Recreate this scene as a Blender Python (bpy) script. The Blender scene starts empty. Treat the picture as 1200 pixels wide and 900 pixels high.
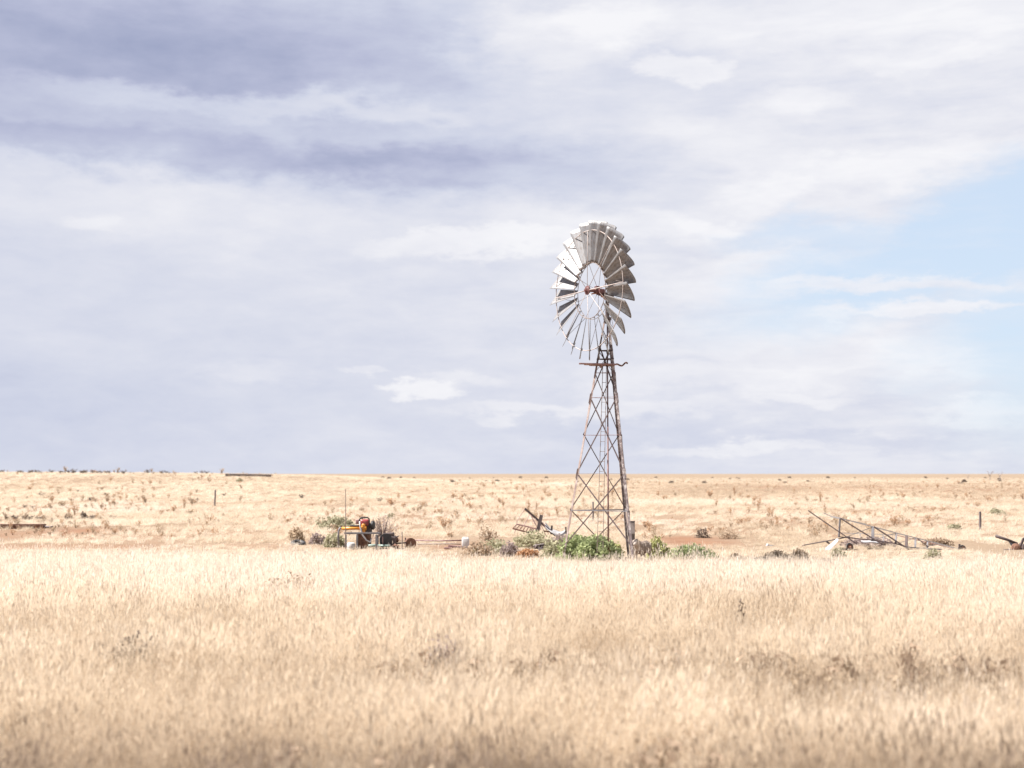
import bpy, bmesh, math, random
from math import sin, cos, pi, radians, sqrt, atan, exp
from mathutils import Vector, Matrix, noise
random.seed(7)
S = bpy.context.scene
COL = S.collection
V = Vector

# ------------------------------------------------------------------ camera
F = 1650.0                       # focal length in pixels of a 1200 wide frame
H = 2.85                         # eye height: a window seat of a passing train
HOR = 555.0
PITCH = atan((HOR - 450.0) / F)
FW = V((0, cos(PITCH), sin(PITCH))); UP = V((0, -sin(PITCH), cos(PITCH)))
CAM = V((0, 0, H))
def ray(px, py):
    return V((1, 0, 0)) * ((px - 600) / F) + UP * ((450 - py) / F) + FW
def at(px, py, D):
    d = ray(px, py); return CAM + d * (D / d.y)
def gnd(px, py):
    d = ray(px, py); return CAM + d * (-H / d.z)
def azel(px, py):
    d = ray(px, py).normalized(); return math.atan2(d.x, d.y), math.asin(d.z)

cd = bpy.data.cameras.new('camera'); cam = bpy.data.objects.new('camera', cd); COL.objects.link(cam)
cam.location = CAM; cam.rotation_euler = (pi / 2 + PITCH, 0, 0)
cd.sensor_width = 36; cd.lens = 36 * F / 1200; cd.clip_start = .5; cd.clip_end = 30000
cd.dof.use_dof = True; cd.dof.focus_distance = 46; cd.dof.aperture_fstop = .9
S.camera = cam

# ------------------------------------------------------------------ helpers
def tag(o, label=None, cat=None, group=None, kind=None):
    if label: o['label'] = label
    if cat: o['category'] = cat
    if group: o['group'] = group
    if kind: o['kind'] = kind
    return o
def empty(name, loc, label=None, cat=None, group=None):
    o = bpy.data.objects.new(name, None); COL.objects.link(o); o.location = loc
    o.empty_display_size = .2
    return tag(o, label, cat, group)
def frame(d, up=V((0, 0, 1))):
    d = d.normalized()
    if abs(d.dot(up)) > .98: up = V((1, 0, 0))
    a = d.cross(up).normalized(); b = a.cross(d).normalized()
    return a, b
class MB:
    def __init__(s): s.v = []; s.f = []; s.m = []; s.mi = 0; s.col = []; s.c = 0.5
    def vert(s, p): s.v.append(V(p)); s.col.append(s.c); return len(s.v) - 1
    def face(s, *i): s.f.append(tuple(i)); s.m.append(s.mi)
    def tube(s, pts, r, n=8, cap=True):
        pts = [V(p) for p in pts]
        rs = r if isinstance(r, (list, tuple)) else [r] * len(pts)
        rings = []; a = None
        for i, p in enumerate(pts):
            d = (pts[min(i + 1, len(pts) - 1)] - pts[max(i - 1, 0)])
            if a is None: a, b = frame(d)
            else:
                dn = d.normalized(); a = (a - dn * a.dot(dn)).normalized(); b = a.cross(dn).normalized()
            rings.append([s.vert(p + (a * cos(2 * pi * k / n) + b * sin(2 * pi * k / n)) * rs[i]) for k in range(n)])
        for q in range(len(rings) - 1):
            for k in range(n):
                s.face(rings[q][k], rings[q][(k + 1) % n], rings[q + 1][(k + 1) % n], rings[q + 1][k])
        if cap: s.face(*rings[0][::-1]); s.face(*rings[-1])
        return s
    def box(s, c, size, rot=None, bev=0):
        c = V(c); R = rot or Matrix.Identity(3)
        h = V(size) / 2
        bm = bmesh.new(); bmesh.ops.create_cube(bm, size=1)
        for v in bm.verts: v.co = V((v.co.x * size[0], v.co.y * size[1], v.co.z * size[2]))
        if bev: bmesh.ops.bevel(bm, geom=list(bm.edges), offset=bev, segments=2, affect='EDGES', profile=.5)
        s.bm(bm, lambda p: c + R @ p); return s
    def bm(s, bm, fn=lambda p: p):
        base = len(s.v); bm.verts.ensure_lookup_table()
        for v in bm.verts: s.vert(fn(v.co))
        for f in bm.faces: s.face(*[base + v.index for v in f.verts])
        bm.free()
    def bar(s, a, b, w, t, up=V((0, 0, 1)), angle=False):
        """rolled steel: flat bar or L-angle from a to b"""
        a = V(a); b = V(b); e, g = frame(b - a, up)
        prof = [(-w/2, -t/2), (w/2, -t/2), (w/2, t/2), (-w/2, t/2)] if not angle else \
               [(0, 0), (w, 0), (w, t), (t, t), (t, w), (0, w)]
        r0 = [s.vert(a + e * x + g * y) for x, y in prof]; r1 = [s.vert(b + e * x + g * y) for x, y in prof]
        n = len(prof)
        for k in range(n): s.face(r0[k], r0[(k+1) % n], r1[(k+1) % n], r1[k])
        s.face(*r0[::-1]); s.face(*r1); return s
    def lathe(s, prof, c=(0, 0, 0), axis=(0, 0, 1), n=20):
        c = V(c); ax = V(axis).normalized(); a, b = frame(ax)
        rings = []
        for r, h in prof:
            rings.append([s.vert(c + ax * h + (a * cos(2*pi*k/n) + b * sin(2*pi*k/n)) * max(r, 1e-4)) for k in range(n)])
        for q in range(len(rings) - 1):
            for k in range(n): s.face(rings[q][k], rings[q][(k+1) % n], rings[q+1][(k+1) % n], rings[q+1][k])
        s.face(*rings[0][::-1]); s.face(*rings[-1]); return s
    def torus(s, c, axis, R, r, n=48, m=8, a0=0, a1=2*pi):
        c = V(c); ax = V(axis).normalized(); a, b = frame(ax); full = abs(a1 - a0 - 2*pi) < 1e-6
        rings = []
        for i in range(n if full else n + 1):
            t = a0 + (a1 - a0) * i / n; d = a * cos(t) + b * sin(t)
            rings.append([s.vert(c + d * (R + r * cos(2*pi*k/m)) + ax * r * sin(2*pi*k/m)) for k in range(m)])
        L = len(rings)
        for i in range(L if full else L - 1):
            for k in range(m): s.face(rings[i][k], rings[i][(k+1) % m], rings[(i+1) % L][(k+1) % m], rings[(i+1) % L][k])
        return s
    def blob(s, c, r, seed=0, amp=.2, sub=3, sq=(1, 1, 1), fr=1.5):
        bm = bmesh.new(); bmesh.ops.create_icosphere(bm, subdivisions=sub, radius=1)
        c = V(c); o = V((seed * 7.3, seed * 1.7, 3.1))
        def fn(p):
            k = 1 + amp * noise.fractal(p * fr + o, 1, 2, 3)
            return c + V((p.x * sq[0], p.y * sq[1], p.z * sq[2])) * r * k
        s.bm(bm, fn); return s
    def quad(s, p, a, b): s.face(s.vert(p - a - b), s.vert(p + a - b), s.vert(p + a + b), s.vert(p - a + b))
    def mesh(s, name, mats, smooth=False, off=None):
        me = bpy.data.meshes.new(name)
        vs = [v - off for v in s.v] if off is not None else s.v
        me.from_pydata([tuple(v) for v in vs], [], s.f)
        for m in (mats if isinstance(mats, (list, tuple)) else [mats]): me.materials.append(m)
        me.polygons.foreach_set('material_index', s.m)
        me.polygons.foreach_set('use_smooth', [smooth] * len(s.f))
        at_ = me.attributes.new('vary', 'FLOAT', 'POINT'); at_.data.foreach_set('value', s.col)
        me.update(); return me
    def build(s, name, mats, parent=None, smooth=False, root=None):
        """mesh given in world coordinates; root = the thing's empty (or None)"""
        off = V(root.location) if root is not None else None
        o = bpy.data.objects.new(name, s.mesh(name, mats, smooth, off)); COL.objects.link(o)
        if parent is not None: o.parent = parent
        return o
    def thing(s, name, mats, loc, label, cat, group=None, smooth=False):
        o = bpy.data.objects.new(name, s.mesh(name, mats, smooth, V(loc))); COL.objects.link(o); o.location = loc
        return tag(o, label, cat, group)
def smooth_by_angle(o, a=40):
    bm = bmesh.new(); bm.from_mesh(o.data)
    for e in bm.edges:
        e.smooth = not (len(e.link_faces) == 2 and e.calc_face_angle(0) > radians(a))
    for f in bm.faces: f.smooth = True
    bm.to_mesh(o.data); bm.free(); return o

# ------------------------------------------------------------------ materials
def newmat(name):
    m = bpy.data.materials.new(name); m.use_nodes = True
    nt = m.node_tree; p = nt.nodes['Principled BSDF']; return m, nt, p
def ramp(nt, stops, fac):
    r = nt.nodes.new('ShaderNodeValToRGB'); e = r.color_ramp.elements
    while len(e) < len(stops): e.new(.5)
    for el, (p, c) in zip(e, stops): el.position = p; el.color = (*c, 1)
    nt.links.new(fac, r.inputs[0]); return r.outputs[0]
def metal(name, stops, scale=6, rough=.6, metallic=.0, bump=.2, stretch=(1, 1, 1)):
    m, nt, p = newmat(name); N = nt.nodes.new; L = nt.links.new
    tc = N('ShaderNodeTexCoord'); mp = N('ShaderNodeMapping'); mp.inputs['Scale'].default_value = stretch
    L(tc.outputs['Object'], mp.inputs[0])
    n1 = N('ShaderNodeTexNoise'); n1.inputs['Scale'].default_value = scale; n1.inputs['Detail'].default_value = 8
    n1.inputs['Roughness'].default_value = .65; L(mp.outputs[0], n1.inputs['Vector'])
    L(ramp(nt, stops, n1.outputs[0]), p.inputs['Base Color'])
    p.inputs['Metallic'].default_value = metallic
    mr = N('ShaderNodeMapRange'); L(n1.outputs[0], mr.inputs[0]); mr.inputs[3].default_value = rough + .2; mr.inputs[4].default_value = rough - .15
    L(mr.outputs[0], p.inputs['Roughness'])
    b = N('ShaderNodeBump'); b.inputs['Strength'].default_value = bump; b.inputs['Distance'].default_value = .01
    L(n1.outputs[0], b.inputs['Height']); L(b.outputs[0], p.inputs['Normal']); return m
M = {}
M['galv'] = metal('galvanised_sheet', [(.28, (.13, .092, .075)), (.42, (.195, .178, .17)), (.55, (.245, .24, .24)), (.75, (.30, .298, .302))], 5, .45, .3, .1, (1, 3, 3))
M['galv_pale'] = metal('pale_zinc', [(.3, (.26, .215, .19)), (.45, (.36, .34, .335)), (.7, (.43, .42, .43))], 4, .5, .1, .1)
M['rod'] = metal('weathered_rod', [(.35, (.15, .10, .085)), (.6, (.24, .19, .165))], 7, .6, 0)
M['arm'] = metal('pale_arm_steel', [(.3, (.27, .19, .16)), (.5, (.38, .32, .29)), (.7, (.46, .41, .39))], 5, .5, 0)
M['leg'] = metal('weathered_leg_steel', [(.3, (.12, .075, .065)), (.5, (.22, .16, .14)), (.68, (.33, .28, .26))], 4, .6, 0)
M['leg_spot'] = metal('patchy_leg_steel', [(.32, (.07, .05, .05)), (.5, (.18, .14, .135)), (.6, (.40, .36, .34))], 7, .6, 0)
M['iron'] = metal('dark_iron', [(.3, (.035, .025, .028)), (.55, (.08, .055, .05)), (.75, (.15, .10, .08))], 8, .6, 0)
M['brace'] = metal('brace_steel', [(.3, (.055, .04, .045)), (.6, (.12, .085, .08))], 6, .6, 0)
M['pinkrust'] = metal('faded_red_lead', [(.3, (.14, .065, .06)), (.5, (.23, .13, .12)), (.7, (.32, .22, .21))], 6, .6, 0)
M['redoxide'] = metal('red_oxide', [(.35, (.06, .022, .022)), (.6, (.14, .045, .04))], 9, .6, 0)
M['rust'] = metal('brown_rust', [(.3, (.06, .03, .022)), (.5, (.14, .065, .04)), (.7, (.25, .13, .08))], 10, .8, 0, .4)
M['rust_bright'] = metal('orange_rust', [(.3, (.28, .10, .04)), (.55, (.48, .19, .07)), (.75, (.55, .28, .14))], 9, .85, 0, .4)
M['red'] = metal('red_paint', [(.3, (.16, .025, .025)), (.55, (.25, .035, .035)), (.7, (.30, .10, .09))], 7, .4, 0, .05)
M['orange'] = metal('orange_paint', [(.3, (.36, .13, .03)), (.5, (.56, .22, .02)), (.7, (.62, .28, .05))], 5, .4, 0, .05)
M['black'] = metal('black_rubber', [(.3, (.014, .013, .014)), (.7, (.035, .03, .03))], 9, .6, 0, .1)
M['grey'] = metal('grey_pipe', [(.3, (.12, .10, .10)), (.55, (.19, .185, .195)), (.75, (.25, .25, .265))], 7, .5, .2)
M['white'] = metal('white_plastic', [(.25, (.38, .34, .30)), (.5, (.52, .51, .50)), (.8, (.58, .57, .57))], 3, .45, 0, .03)
M['green_plastic'] = metal('green_plastic', [(.3, (.13, .19, .16)), (.7, (.22, .28, .25))], 5, .4)
M['wood'] = metal('old_post_wood', [(.3, (.07, .055, .055)), (.6, (.16, .13, .125))], 8, .8, 0, .5, (1, 1, .15))
M['wall'] = metal('weathered_wall', [(.3, (.13, .10, .09)), (.7, (.24, .19, .17))], 2, .8, 0, .3)
M['bark'] = metal('dead_wood', [(.3, (.18, .15, .15)), (.7, (.32, .28, .27))], 5, .8, 0, .5, (1, 1, .3))

def leafmat(name, stops, trans=.3, rough=.7, attr='vary'):
    m, nt, p = newmat(name); N = nt.nodes.new; L = nt.links.new
    a = N('ShaderNodeAttribute'); a.attribute_name = attr
    oi = N('ShaderNodeObjectInfo')
    mm = N('ShaderNodeMath'); mm.operation = 'MULTIPLY_ADD'; L(oi.outputs['Random'], mm.inputs[0]); mm.inputs[1].default_value = .2; L(a.outputs['Fac'], mm.inputs[2])
    c = ramp(nt, stops, mm.outputs[0])
    L(c, p.inputs['Base Color']); p.inputs['Roughness'].default_value = rough; p.inputs['Specular IOR Level'].default_value = .15
    t = N('ShaderNodeBsdfTranslucent'); L(c, t.inputs[0])
    mx = N('ShaderNodeMixShader'); mx.inputs[0].default_value = trans
    L(p.outputs[0], mx.inputs[1]); L(t.outputs[0], mx.inputs[2]); L(mx.outputs[0], nt.nodes['Material Output'].inputs[0]); return m
M['leaf_green'] = leafmat('saltbush_green', [(0, (.23, .25, .13)), (.5, (.34, .385, .19)), (1, (.45, .49, .27))], .4)
M['leaf_yellow'] = leafmat('yellow_green', [(0, (.22, .22, .09)), (.5, (.36, .36, .16)), (1, (.47, .45, .23))])
M['leaf_olive'] = leafmat('olive_grey_leaf', [(0, (.24, .22, .145)), (.5, (.36, .335, .225)), (1, (.46, .43, .31))], .4)
M['leaf_dull'] = leafmat('dull_green_leaf', [(0, (.25, .24, .15)), (.5, (.37, .35, .225)), (1, (.47, .435, .30))], .4)
M['leaf_tan'] = leafmat('tan_twig', [(0, (.26, .19, .135)), (.5, (.42, .32, .22)), (1, (.53, .42, .30))], .4)
M['leaf_grey'] = leafmat('grey_twig', [(0, (.20, .15, .145)), (.5, (.32, .25, .235)), (1, (.43, .355, .32))], .4)
M['leaf_rusty'] = leafmat('russet_weed', [(0, (.30, .175, .11)), (.5, (.43, .27, .165)), (1, (.54, .38, .25))], .4)
M['leaf_orange'] = leafmat('orange_weed', [(0, (.28, .13, .065)), (.5, (.42, .225, .115)), (1, (.50, .31, .18))])
M['leaf_dark'] = leafmat('dark_scrub', [(0, (.08, .06, .05)), (.5, (.135, .105, .085)), (1, (.20, .155, .125))])
M['leaf_brown'] = leafmat('brown_weed', [(0, (.24, .17, .12)), (.5, (.38, .28, .20)), (1, (.50, .39, .28))], .4)
M['stem'] = leafmat('dry_stem', [(0, (.20, .14, .11)), (1, (.36, .27, .20))], .05)

# grass: colour from an instance attribute (its patch) and a blade attribute
def grassmat():
    m, nt, p = newmat('dry_straw'); N = nt.nodes.new; L = nt.links.new
    a = N('ShaderNodeAttribute'); a.attribute_type = 'INSTANCER'; a.attribute_name = 'tint'
    b = N('ShaderNodeAttribute'); b.attribute_name = 'vary'
    mm = N('ShaderNodeMath'); mm.operation = 'MULTIPLY_ADD'; L(b.outputs['Fac'], mm.inputs[0]); mm.inputs[1].default_value = .22; L(a.outputs['Fac'], mm.inputs[2])
    c = ramp(nt, [(0, (.76, .68, .60)), (.3, (.69, .585, .455)), (.6, (.51, .405, .295)), (1, (.25, .188, .145))], mm.outputs[0])
    L(c, p.inputs['Base Color']); p.inputs['Roughness'].default_value = .6; p.inputs['Specular IOR Level'].default_value = .25
    t = N('ShaderNodeBsdfTranslucent'); L(c, t.inputs[0])
    mx = N('ShaderNodeMixShader'); mx.inputs[0].default_value = .54
    L(p.outputs[0], mx.inputs[1]); L(t.outputs[0], mx.inputs[2]); L(mx.outputs[0], nt.nodes['Material Output'].inputs[0]); return m
M['straw'] = grassmat()

# ------------------------------------------------------------------ terrain
def terrain(x, y):
    r = 3.15 * exp(-((y - 300) / 95.0) ** 2) * (.2 + .8 / (1 + exp(max(-50, min(50, (x + 30) / 15.0)))))
    k = min(1, max(0, (y - 70) / 100.0)); far = max(0., 1 - abs(y) / 900)
    return r + far * k * .35 * noise.noise(V((x * .018, y * .018, 1.3))) + (.03 * noise.noise(V((x * .5, y * .5, 0))) if abs(y) < 80 else 0)
def G(x, y): return V((x, y, terrain(x, y)))

RED = []   # bare red earth patches: centre, half size across, half size in depth, strength
for px, py, w, dy, k in [(815, 634, 50, 7, 1.), (835, 622, 60, 5, .55), (570, 597, 60, 5, .45), (40, 625, 90, 6, 1.), (560, 640, 130, 5, .8), (440, 640, 60, 3, .6),
                         (1060, 612, 120, 6, .55), (960, 600, 70, 5, .5), (80, 641, 280, 3.5, .8), (600, 577, 260, 4, .25), (1050, 570, 220, 1.2, .9), (1080, 566, 220, .8, .6), (560, 566, 260, 1.5, .35),
                         (100, 576, 130, 3, .25), (250, 602, 130, 4, .2), (1120, 600, 70, 8, .4), (1000, 574, 330, 6, .55), (300, 590, 330, 8, .35), (620, 606, 320, 12, .42), (900, 606, 240, 12, .42), (200, 628, 220, 8, .5), (1000, 630, 120, 4, .5), (420, 632, 120, 4, .5)]:
    c = gnd(px, py); a = gnd(px, py - dy).y - c.y; RED.append((c.x, c.y, w / F * c.y, a, k))
def redness(x, y):
    r = 0
    for cx, cy, sx, sy, k in RED:
        q = ((x - cx) / sx) ** 2 + ((y - cy) / sy) ** 2
        if q < 4: r = max(r, k * max(0, 1 - q / 2.2))
    return r * (0.65 + .6 * noise.fractal(V((x * .35, y * .25, 5)), 1, 2, 4))
rows = []
y = -40.0
while y < 20: rows.append(y); y += 2
while y < 16000:
    rows.append(y); y += max(.4, .5 * y / 40) if y < 130 else y * .03
mb = MB(); NX = 200
for y in rows:
    w = 26 + abs(y) * .6
    for i in range(NX + 1):
        x = (i / NX * 2 - 1) * w
        mb.c = max(0., min(1., redness(x, y))); mb.vert((x, y, terrain(x, y)))
for j in range(len(rows) - 1):
    for i in range(NX):
        a = j * (NX + 1) + i; mb.face(a, a + 1, a + NX + 2, a + NX + 1)
def groundmat():
    m, nt, p = newmat('plain_soil_and_litter'); N = nt.nodes.new; L = nt.links.new
    g = N('ShaderNodeNewGeometry')
    def nz(scale, detail, st=(1, 1, 1)):
        mp = N('ShaderNodeMapping'); mp.inputs['Scale'].default_value = st; L(g.outputs['Position'], mp.inputs[0])
        n = N('ShaderNodeTexNoise'); n.inputs['Scale'].default_value = scale; n.inputs['Detail'].default_value = detail; n.inputs['Roughness'].default_value = .6
        L(mp.outputs[0], n.inputs['Vector']); return n.outputs[0]
    straw = ramp(nt, [(.25, (.18, .125, .085)), (.45, (.215, .16, .11)), (.6, (.245, .19, .137)), (.75, (.28, .225, .165))], nz(.03, 9, (.55, 1, 1)))
    soil = ramp(nt, [(.3, (.16, .08, .048)), (.7, (.235, .13, .078))], nz(.6, 8))
    a = N('ShaderNodeAttribute'); a.attribute_name = 'vary'
    s1 = N('ShaderNodeMath'); s1.operation = 'MULTIPLY_ADD'; L(nz(1.6, 7), s1.inputs[0]); s1.inputs[1].default_value = .9; s1.inputs[2].default_value = -.42
    s2 = N('ShaderNodeMath'); s2.operation = 'ADD'; L(a.outputs['Fac'], s2.inputs[0]); L(s1.outputs[0], s2.inputs[1]); s2.use_clamp = True
    mx = N('ShaderNodeMix'); mx.data_type = 'RGBA'; L(s2.outputs[0], mx.inputs['Factor']); L(straw, mx.inputs['A']); L(soil, mx.inputs['B'])
    fine = ramp(nt, [(.3, (.72, .72, .72)), (.6, (1, 1, 1))], nz(9, 6))
    mu = N('ShaderNodeMix'); mu.data_type = 'RGBA'; mu.blend_type = 'MULTIPLY'; mu.inputs['Factor'].default_value = .7
    L(mx.outputs['Result'], mu.inputs['A']); L(fine, mu.inputs['B']); L(mu.outputs['Result'], p.inputs['Base Color'])
    p.inputs['Roughness'].default_value = .95; p.inputs['Specular IOR Level'].default_value = .1
    b = N('ShaderNodeBump'); b.inputs['Distance'].default_value = .05; L(nz(7, 8), b.inputs['Height']); L(b.outputs[0], p.inputs['Normal']); return m
tag(mb.build('ground', groundmat(), smooth=True), kind='structure')

# ------------------------------------------------------------------ grass (stuff)
def tuft(n, h, rad, w, lean, seeds, seed, brown=0):
    R = random.Random(seed); mb = MB()
    for i in range(n):
        a = R.uniform(0, 2*pi); r = rad * sqrt(R.random()); p = V((r * cos(a), r * sin(a), -.02))
        hh = h * R.uniform(.45, 1.1); d = R.uniform(0, 2*pi); ln = lean * R.uniform(.2, 1.2) * hh
        dv = V((cos(d), sin(d), 0)) * ln + V((cos(a), sin(a), 0)) * lean * r
        e = V((-sin(d + R.uniform(-1, 1)), cos(d), 0)).normalized() * w * R.uniform(.6, 1.3) / 2
        mb.c = R.random() * .9 + brown
        K = 3; prev = None
        for k in range(K + 1):
            t = k / K; q = p + V((0, 0, hh * (t - .12 * lean * t * t))) + dv * t * t; ww = e * (1 - t * .85)
            cur = (mb.vert(q - ww), mb.vert(q + ww))
            if prev: mb.face(prev[0], prev[1], cur[1], cur[0])
            prev = cur
        if R.random() < seeds:
            mb.c = min(1, mb.c + .15)
            u = dv.normalized() * .25 + V((0, 0, 1)); L = hh * R.uniform(.12, .22); e2 = e.normalized() * w * 1.3
            q0 = q - u * L * .2
            a_ = mb.vert(q0); b_ = mb.vert(q0 + u * L * .5 + e2); c_ = mb.vert(q0 + u * L); d_ = mb.vert(q0 + u * L * .5 - e2)
            mb.face(a_, b_, c_, d_)
    return mb
def variants(name, specs):
    c = bpy.data.collections.new(name)
    for i, sp in enumerate(specs):
        o = bpy.data.objects.new('tuft_shape', tuft(*sp).mesh('tuft_shape', M['straw'])); c.objects.link(o)
    return c
def scatter(name, pts, coll):
    """pts: (pos, scale, rotz, tilt, tint) -> one stuff object, tufts instanced on its points"""
    me = bpy.data.meshes.new(name); me.from_pydata([tuple(p[0]) for p in pts], [], [])
    me.materials.append(M['straw'])
    for nm, k in (('scl', 1), ('tint', 4)):
        at_ = me.attributes.new(nm, 'FLOAT', 'POINT'); at_.data.foreach_set('value', [p[k] for p in pts])
    at_ = me.attributes.new('rot', 'FLOAT_VECTOR', 'POINT')
    fl = []
    for p in pts: fl += [p[3] * random.uniform(-1, 1), p[3] * random.uniform(-1, 1), p[2]]
    at_.data.foreach_set('vector', fl)
    o = bpy.data.objects.new(name, me); COL.objects.link(o); o['kind'] = 'stuff'
    ng = bpy.data.node_groups.new(name, 'GeometryNodeTree'); ng.is_modifier = True
    ng.interface.new_socket('Geometry', in_out='INPUT', socket_type='NodeSocketGeometry')
    ng.interface.new_socket('Geometry', in_out='OUTPUT', socket_type='NodeSocketGeometry')
    N = ng.nodes.new; L = ng.links.new
    gi = N('NodeGroupInput'); go = N('NodeGroupOutput'); ci = N('GeometryNodeCollectionInfo')
    ci.inputs['Collection'].default_value = coll; ci.inputs['Separate Children'].default_value = True; ci.inputs['Reset Children'].default_value = True
    ip = N('GeometryNodeInstanceOnPoints'); ip.inputs['Pick Instance'].default_value = True
    rn = N('FunctionNodeRandomValue'); rn.data_type = 'INT'; rn.inputs[4].default_value = 0; rn.inputs[5].default_value = len(coll.objects) - 1
    def na(nm, t):
        a = N('GeometryNodeInputNamedAttribute'); a.data_type = t; a.inputs[0].default_value = nm; return a.outputs[0]
    L(gi.outputs[0], ip.inputs['Points']); L(ci.outputs[0], ip.inputs['Instance']); L(rn.outputs[2], ip.inputs['Instance Index'])
    L(na('rot', 'FLOAT_VECTOR'), ip.inputs['Rotation']); L(na('scl', 'FLOAT'), ip.inputs['Scale'])
    L(ip.outputs[0], go.inputs[0])
    md = o.modifiers.new('tufts', 'NODES'); md.node_group = ng
    return o
near = variants('near_tufts', [(70, .42, .13, .006, .55, .25, 1), (60, .50, .11, .0055, .45, .4, 2), (80, .34, .15, .006, .7, .15, 3), (55, .56, .10, .005, .5, .55, 4), (70, .40, .16, .006, .9, .2, 5), (14, .72, .2, .0045, .35, 1, 6), (45, .46, .22, .006, 1.1, .3, 7)])
mid = variants('mid_tufts', [(70, .22, .16, .011, .8, .1, 11), (60, .28, .14, .010, .7, .2, 12), (80, .17, .20, .012, 1., 0, 13)])
far = variants('far_tufts', [(60, .26, .45, .03, .8, 0, 21), (60, .20, .55, .035, 1., 0, 22), (50, .32, .40, .028, .7, 0, 23)])
R = random.Random(3)
def nz(x, y, s, z=0, oc=3): return noise.fractal(V((x * s, y * s, z)), 1, 2, oc)
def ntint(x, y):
    """grass tint at a place: its own browning plus painted cloud shade and sunlit band"""
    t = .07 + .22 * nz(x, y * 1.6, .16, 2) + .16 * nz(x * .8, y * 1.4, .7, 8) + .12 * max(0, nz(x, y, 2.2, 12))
    if y < 31: t += .17 * min(1, (31 - y) / 5)  # cloud shade over the foreground, painted in as a darker tint
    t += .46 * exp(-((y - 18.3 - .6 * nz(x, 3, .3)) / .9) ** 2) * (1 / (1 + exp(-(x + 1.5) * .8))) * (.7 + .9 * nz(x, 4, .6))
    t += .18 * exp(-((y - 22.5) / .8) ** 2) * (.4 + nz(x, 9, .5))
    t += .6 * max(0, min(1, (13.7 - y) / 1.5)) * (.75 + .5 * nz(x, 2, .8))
    if y > 30: t -= .16 * min(1, (y - 30) / 3)  # sunlit band behind it, painted in as a paler tint
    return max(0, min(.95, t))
def edge(x):   # where the tall roadside grass ends
    return 45.3 + .5 * nz(x, 0, .15, 4) + (1.0 / (1 + exp((x + 4) * .8))) * 1.2
pts = []
yy = 8.0
while yy < 47.5:
    dens = 46 if yy < 20 else (36 if yy < 32 else 34)
    n = int(dens * .5 * (yy * .84 + 7))
    for i in range(n):
        y = yy + R.random() * .5; x = (R.random() - .5) * (y * .84 + 7)
        if y > edge(x): continue
        sc = R.uniform(.55, 1.2) * (1 + .5 * nz(x, y, .45, 1, 4)) * (.92 if y > 33 else 1)
        hk = 1 / (1 + exp(-(x + 3) * .8)); y1 = 38 + (1 - hk) * 4
        sc *= 1 - (.42 + .20 * hk) * max(0, min(1, (y - y1) / 5))
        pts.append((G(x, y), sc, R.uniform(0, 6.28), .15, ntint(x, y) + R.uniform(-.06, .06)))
    yy += .5
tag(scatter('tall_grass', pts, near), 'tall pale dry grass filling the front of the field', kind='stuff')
pts = []
y0 = 45.0
while y0 < 150:
    st = 1.0; n = int((7 if y0 < 70 else 4.5 if y0 < 100 else 3) * st * (y0 * .84 + 10))
    for i in range(n):
        y = y0 + R.random() * st; x = (R.random() - .5) * (y * .84 + 10)
        if y < edge(x) - .1: continue
        rd = redness(x, y)
        if R.random() < rd * 2.3: continue
        if nz(x, y * .5, .25, 7) < -.28: continue
        t = .17 + .22 * nz(x, y * .4, .10, 3) + .16 * rd + (.05 if y < 60 else 0)
        pts.append((G(x, y), R.uniform(.6, 1.3) * (1.15 if y > 90 else .62 if y < 57 else 1), R.uniform(0, 6.28), .2, max(0, t + R.uniform(-.1, .1))))
    y0 += st
tag(scatter('short_grass', pts, mid), 'short sparse dry grass round the windmill and behind it', kind='stuff')
pts = []
y0 = 150.0
while y0 < 900:
    st = y0 * .03; n = int(min(420, (.5 if y0 < 250 else .25) * st * (y0 * .8)))
    for i in range(n):
        y = y0 + R.random() * st; x = (R.random() - .5) * (y * .8)
        if R.random() < redness(x, y): continue
        t = .26 + .2 * nz(x, y * .3, .04, 3)
        if 160 < y < 420 and x > 20: t += .16
        pts.append((G(x, y), R.uniform(.7, 1.4), R.uniform(0, 6.28), .15, max(0, t + R.uniform(-.08, .08))))
    y0 += st
tag(scatter('distant_grass', pts, far), 'dry grass of the open plain out to the horizon', kind='stuff')

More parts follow.
